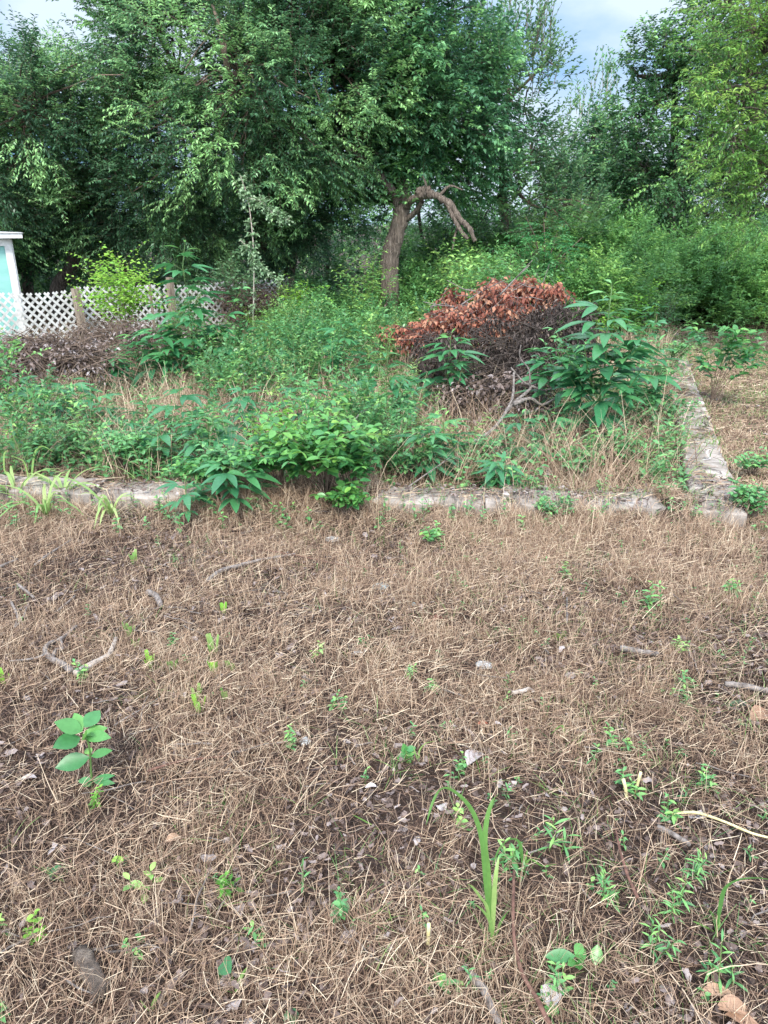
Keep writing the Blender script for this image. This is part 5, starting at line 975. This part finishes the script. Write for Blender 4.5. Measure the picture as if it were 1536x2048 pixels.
# cut canes, stone, big leaves
def cane(px, py, yt, lean, label, r=.005):
    b = hit(px, py); bf = Buf(); h = topz(yt, b); tube(bf, [b-UP*.02, b+UP*h*.5+np.array([lean*.5, 0, 0])*h, b+UP*h+np.array([lean, 0, 0])*h], r, r*.9, 8, .7, True, .05, 2); o = bf.build('cut_cane', M['cream'], None, True, b); o.location = tuple(b); tag(o, label, 'cane stub')
cane(856, 1895, 1850, .0, 'short pale cut cane standing left of the tall grass'); cane(1256, 1600, 1565, -.3, 'slanting yellow cut cane stub at the right of the straw', .006); cane(1270, 1585, 1562, .1, 'second cut cane stub just behind the slanting one')
def stone(px, py, r, label, mat='stone', sq=(1, .7, .35)):
    b = hit(px, py); u = []; n1, n2 = 9, 6; F = []
    for i in range(n2+1):
        for j in range(n1):
            a = j/n1*6.2832; e = (i/n2-.5)*math.pi; k = 1+rng.uniform(-.16, .16); u.append((math.cos(a)*math.cos(e)*k*r*sq[0], math.sin(a)*math.cos(e)*k*r*sq[1], math.sin(e)*k*r*sq[2]))
    for i in range(n2):
        for j in range(n1): F.append((i*n1+j, i*n1+(j+1) % n1, (i+1)*n1+(j+1) % n1, (i+1)*n1+j))
    bf = Buf(); bf.add(np.array(u)+b+UP*r*.25, F, .6); o = bf.build('stone', M[mat], None, False, b); o.location = tuple(b); tag(o, label, 'stone')
M['bluestone'] = roughmat('blue_stone', (.16, .25, .27), (.38, .48, .5), 30, (1, 1, 1), .5)
stone(762, 1178, .045, 'flat pale blue-green stone lying at the centre above the straw', 'bluestone'); stone(828, 1212, .016, 'small blue-green pebble right of the flat pale stone', 'bluestone', (1, 1, .8)); stone(967, 1335, .04, 'flat greyish stone right of centre'); stone(716, 1310, .028, 'small pale grey stone at the centre'); stone(665, 1083, .045, 'flat grey slab of stone near the front footing')
stone(1305, 1160-155, .05, 'lump of broken concrete on the right of the footing', 'conc', (1, .8, .5)); stone(610, 1440+45, .02, 'small pinkish-white pebble left of the round-leaved clump', 'stone', (1, 1, .6))
def bigleaf(px, py, L, W, az, label, mat='litter', tone=.5, el=.1, dr=.2, name='dead_leaf'):
    b = hit(px, py, .02); bf = Buf(); d = np.array([[math.cos(az), math.sin(az), el]]); blades(bf, b[None], d, UP[None]+rs(1, 3)*.3, L, W, dr, np.array([tone]), np.array([.05, .6, .9, 1, .9, .6, .03]), .3, .03); o = bf.build(name, M[mat], None, True, b); o.location = tuple(b); tag(o, label, 'dead leaf')
M['tan'] = leafmat('tan_leaf', [(.2, .11, .07), (.32, .2, .13), (.45, .3, .2)], .15, .5, .4, True)
bigleaf(1400, 1990, .085, .035, .1, 'pinkish tan dead leaf pointing left by the bottom right corner', 'tan', .7); bigleaf(1432, 2015, .09, .045, -.1, 'large curled tan dead leaf at the bottom right corner', 'tan', .5, .3, .5); bigleaf(1450, 2030, .08, .04, -.5, 'second large tan leaf overlapping the curled one at the corner', 'tan', .3, .2, .3)
bigleaf(1500, 1440, .12, .07, .3, 'big rusty curled leaf at the right edge above the arching blade', 'tan', .2, .4, .5); bigleaf(330, 1683, .045, .03, .4, 'light orange-brown leaf at the lower left', 'tan', .9); bigleaf(955, 1448, .04, .022, .2, 'small orange-red dead leaf at the middle right', 'red', .6); bigleaf(1022, 1480, .05, .02, .8, 'pinkish folded leaf right of the orange-red one', 'tan', .9)
bigleaf(865, 1245, .09, .05, .6, 'rusty brown crumpled leaf at the centre', 'red', .1, .3, .4); bigleaf(985, 1448, .035, .02, 0, 'cream-coloured dead leaf right next to the orange-red one', 'litter', 1.); bigleaf(730, 1575, .04, .022, .2, 'white fallen leaf at the centre of the lower straw', 'litter', 1.); bigleaf(1100, 2020, .07, .05, 1.2, 'tattered whitish leaf by the foot of the long curved twig', 'litter', 1.)
bigleaf(935, 1530, .09, .06, .9, 'large tattered grey leaf above the tall grass', 'litter', .85); bigleaf(380, 1275, .05, .03, -.6, 'pale grey lobed leaf among the mown stubs', 'litter', .95); bigleaf(40, 1560, .05, .03, .3, 'grey curled leaf at the far left of the straw', 'litter', .8)
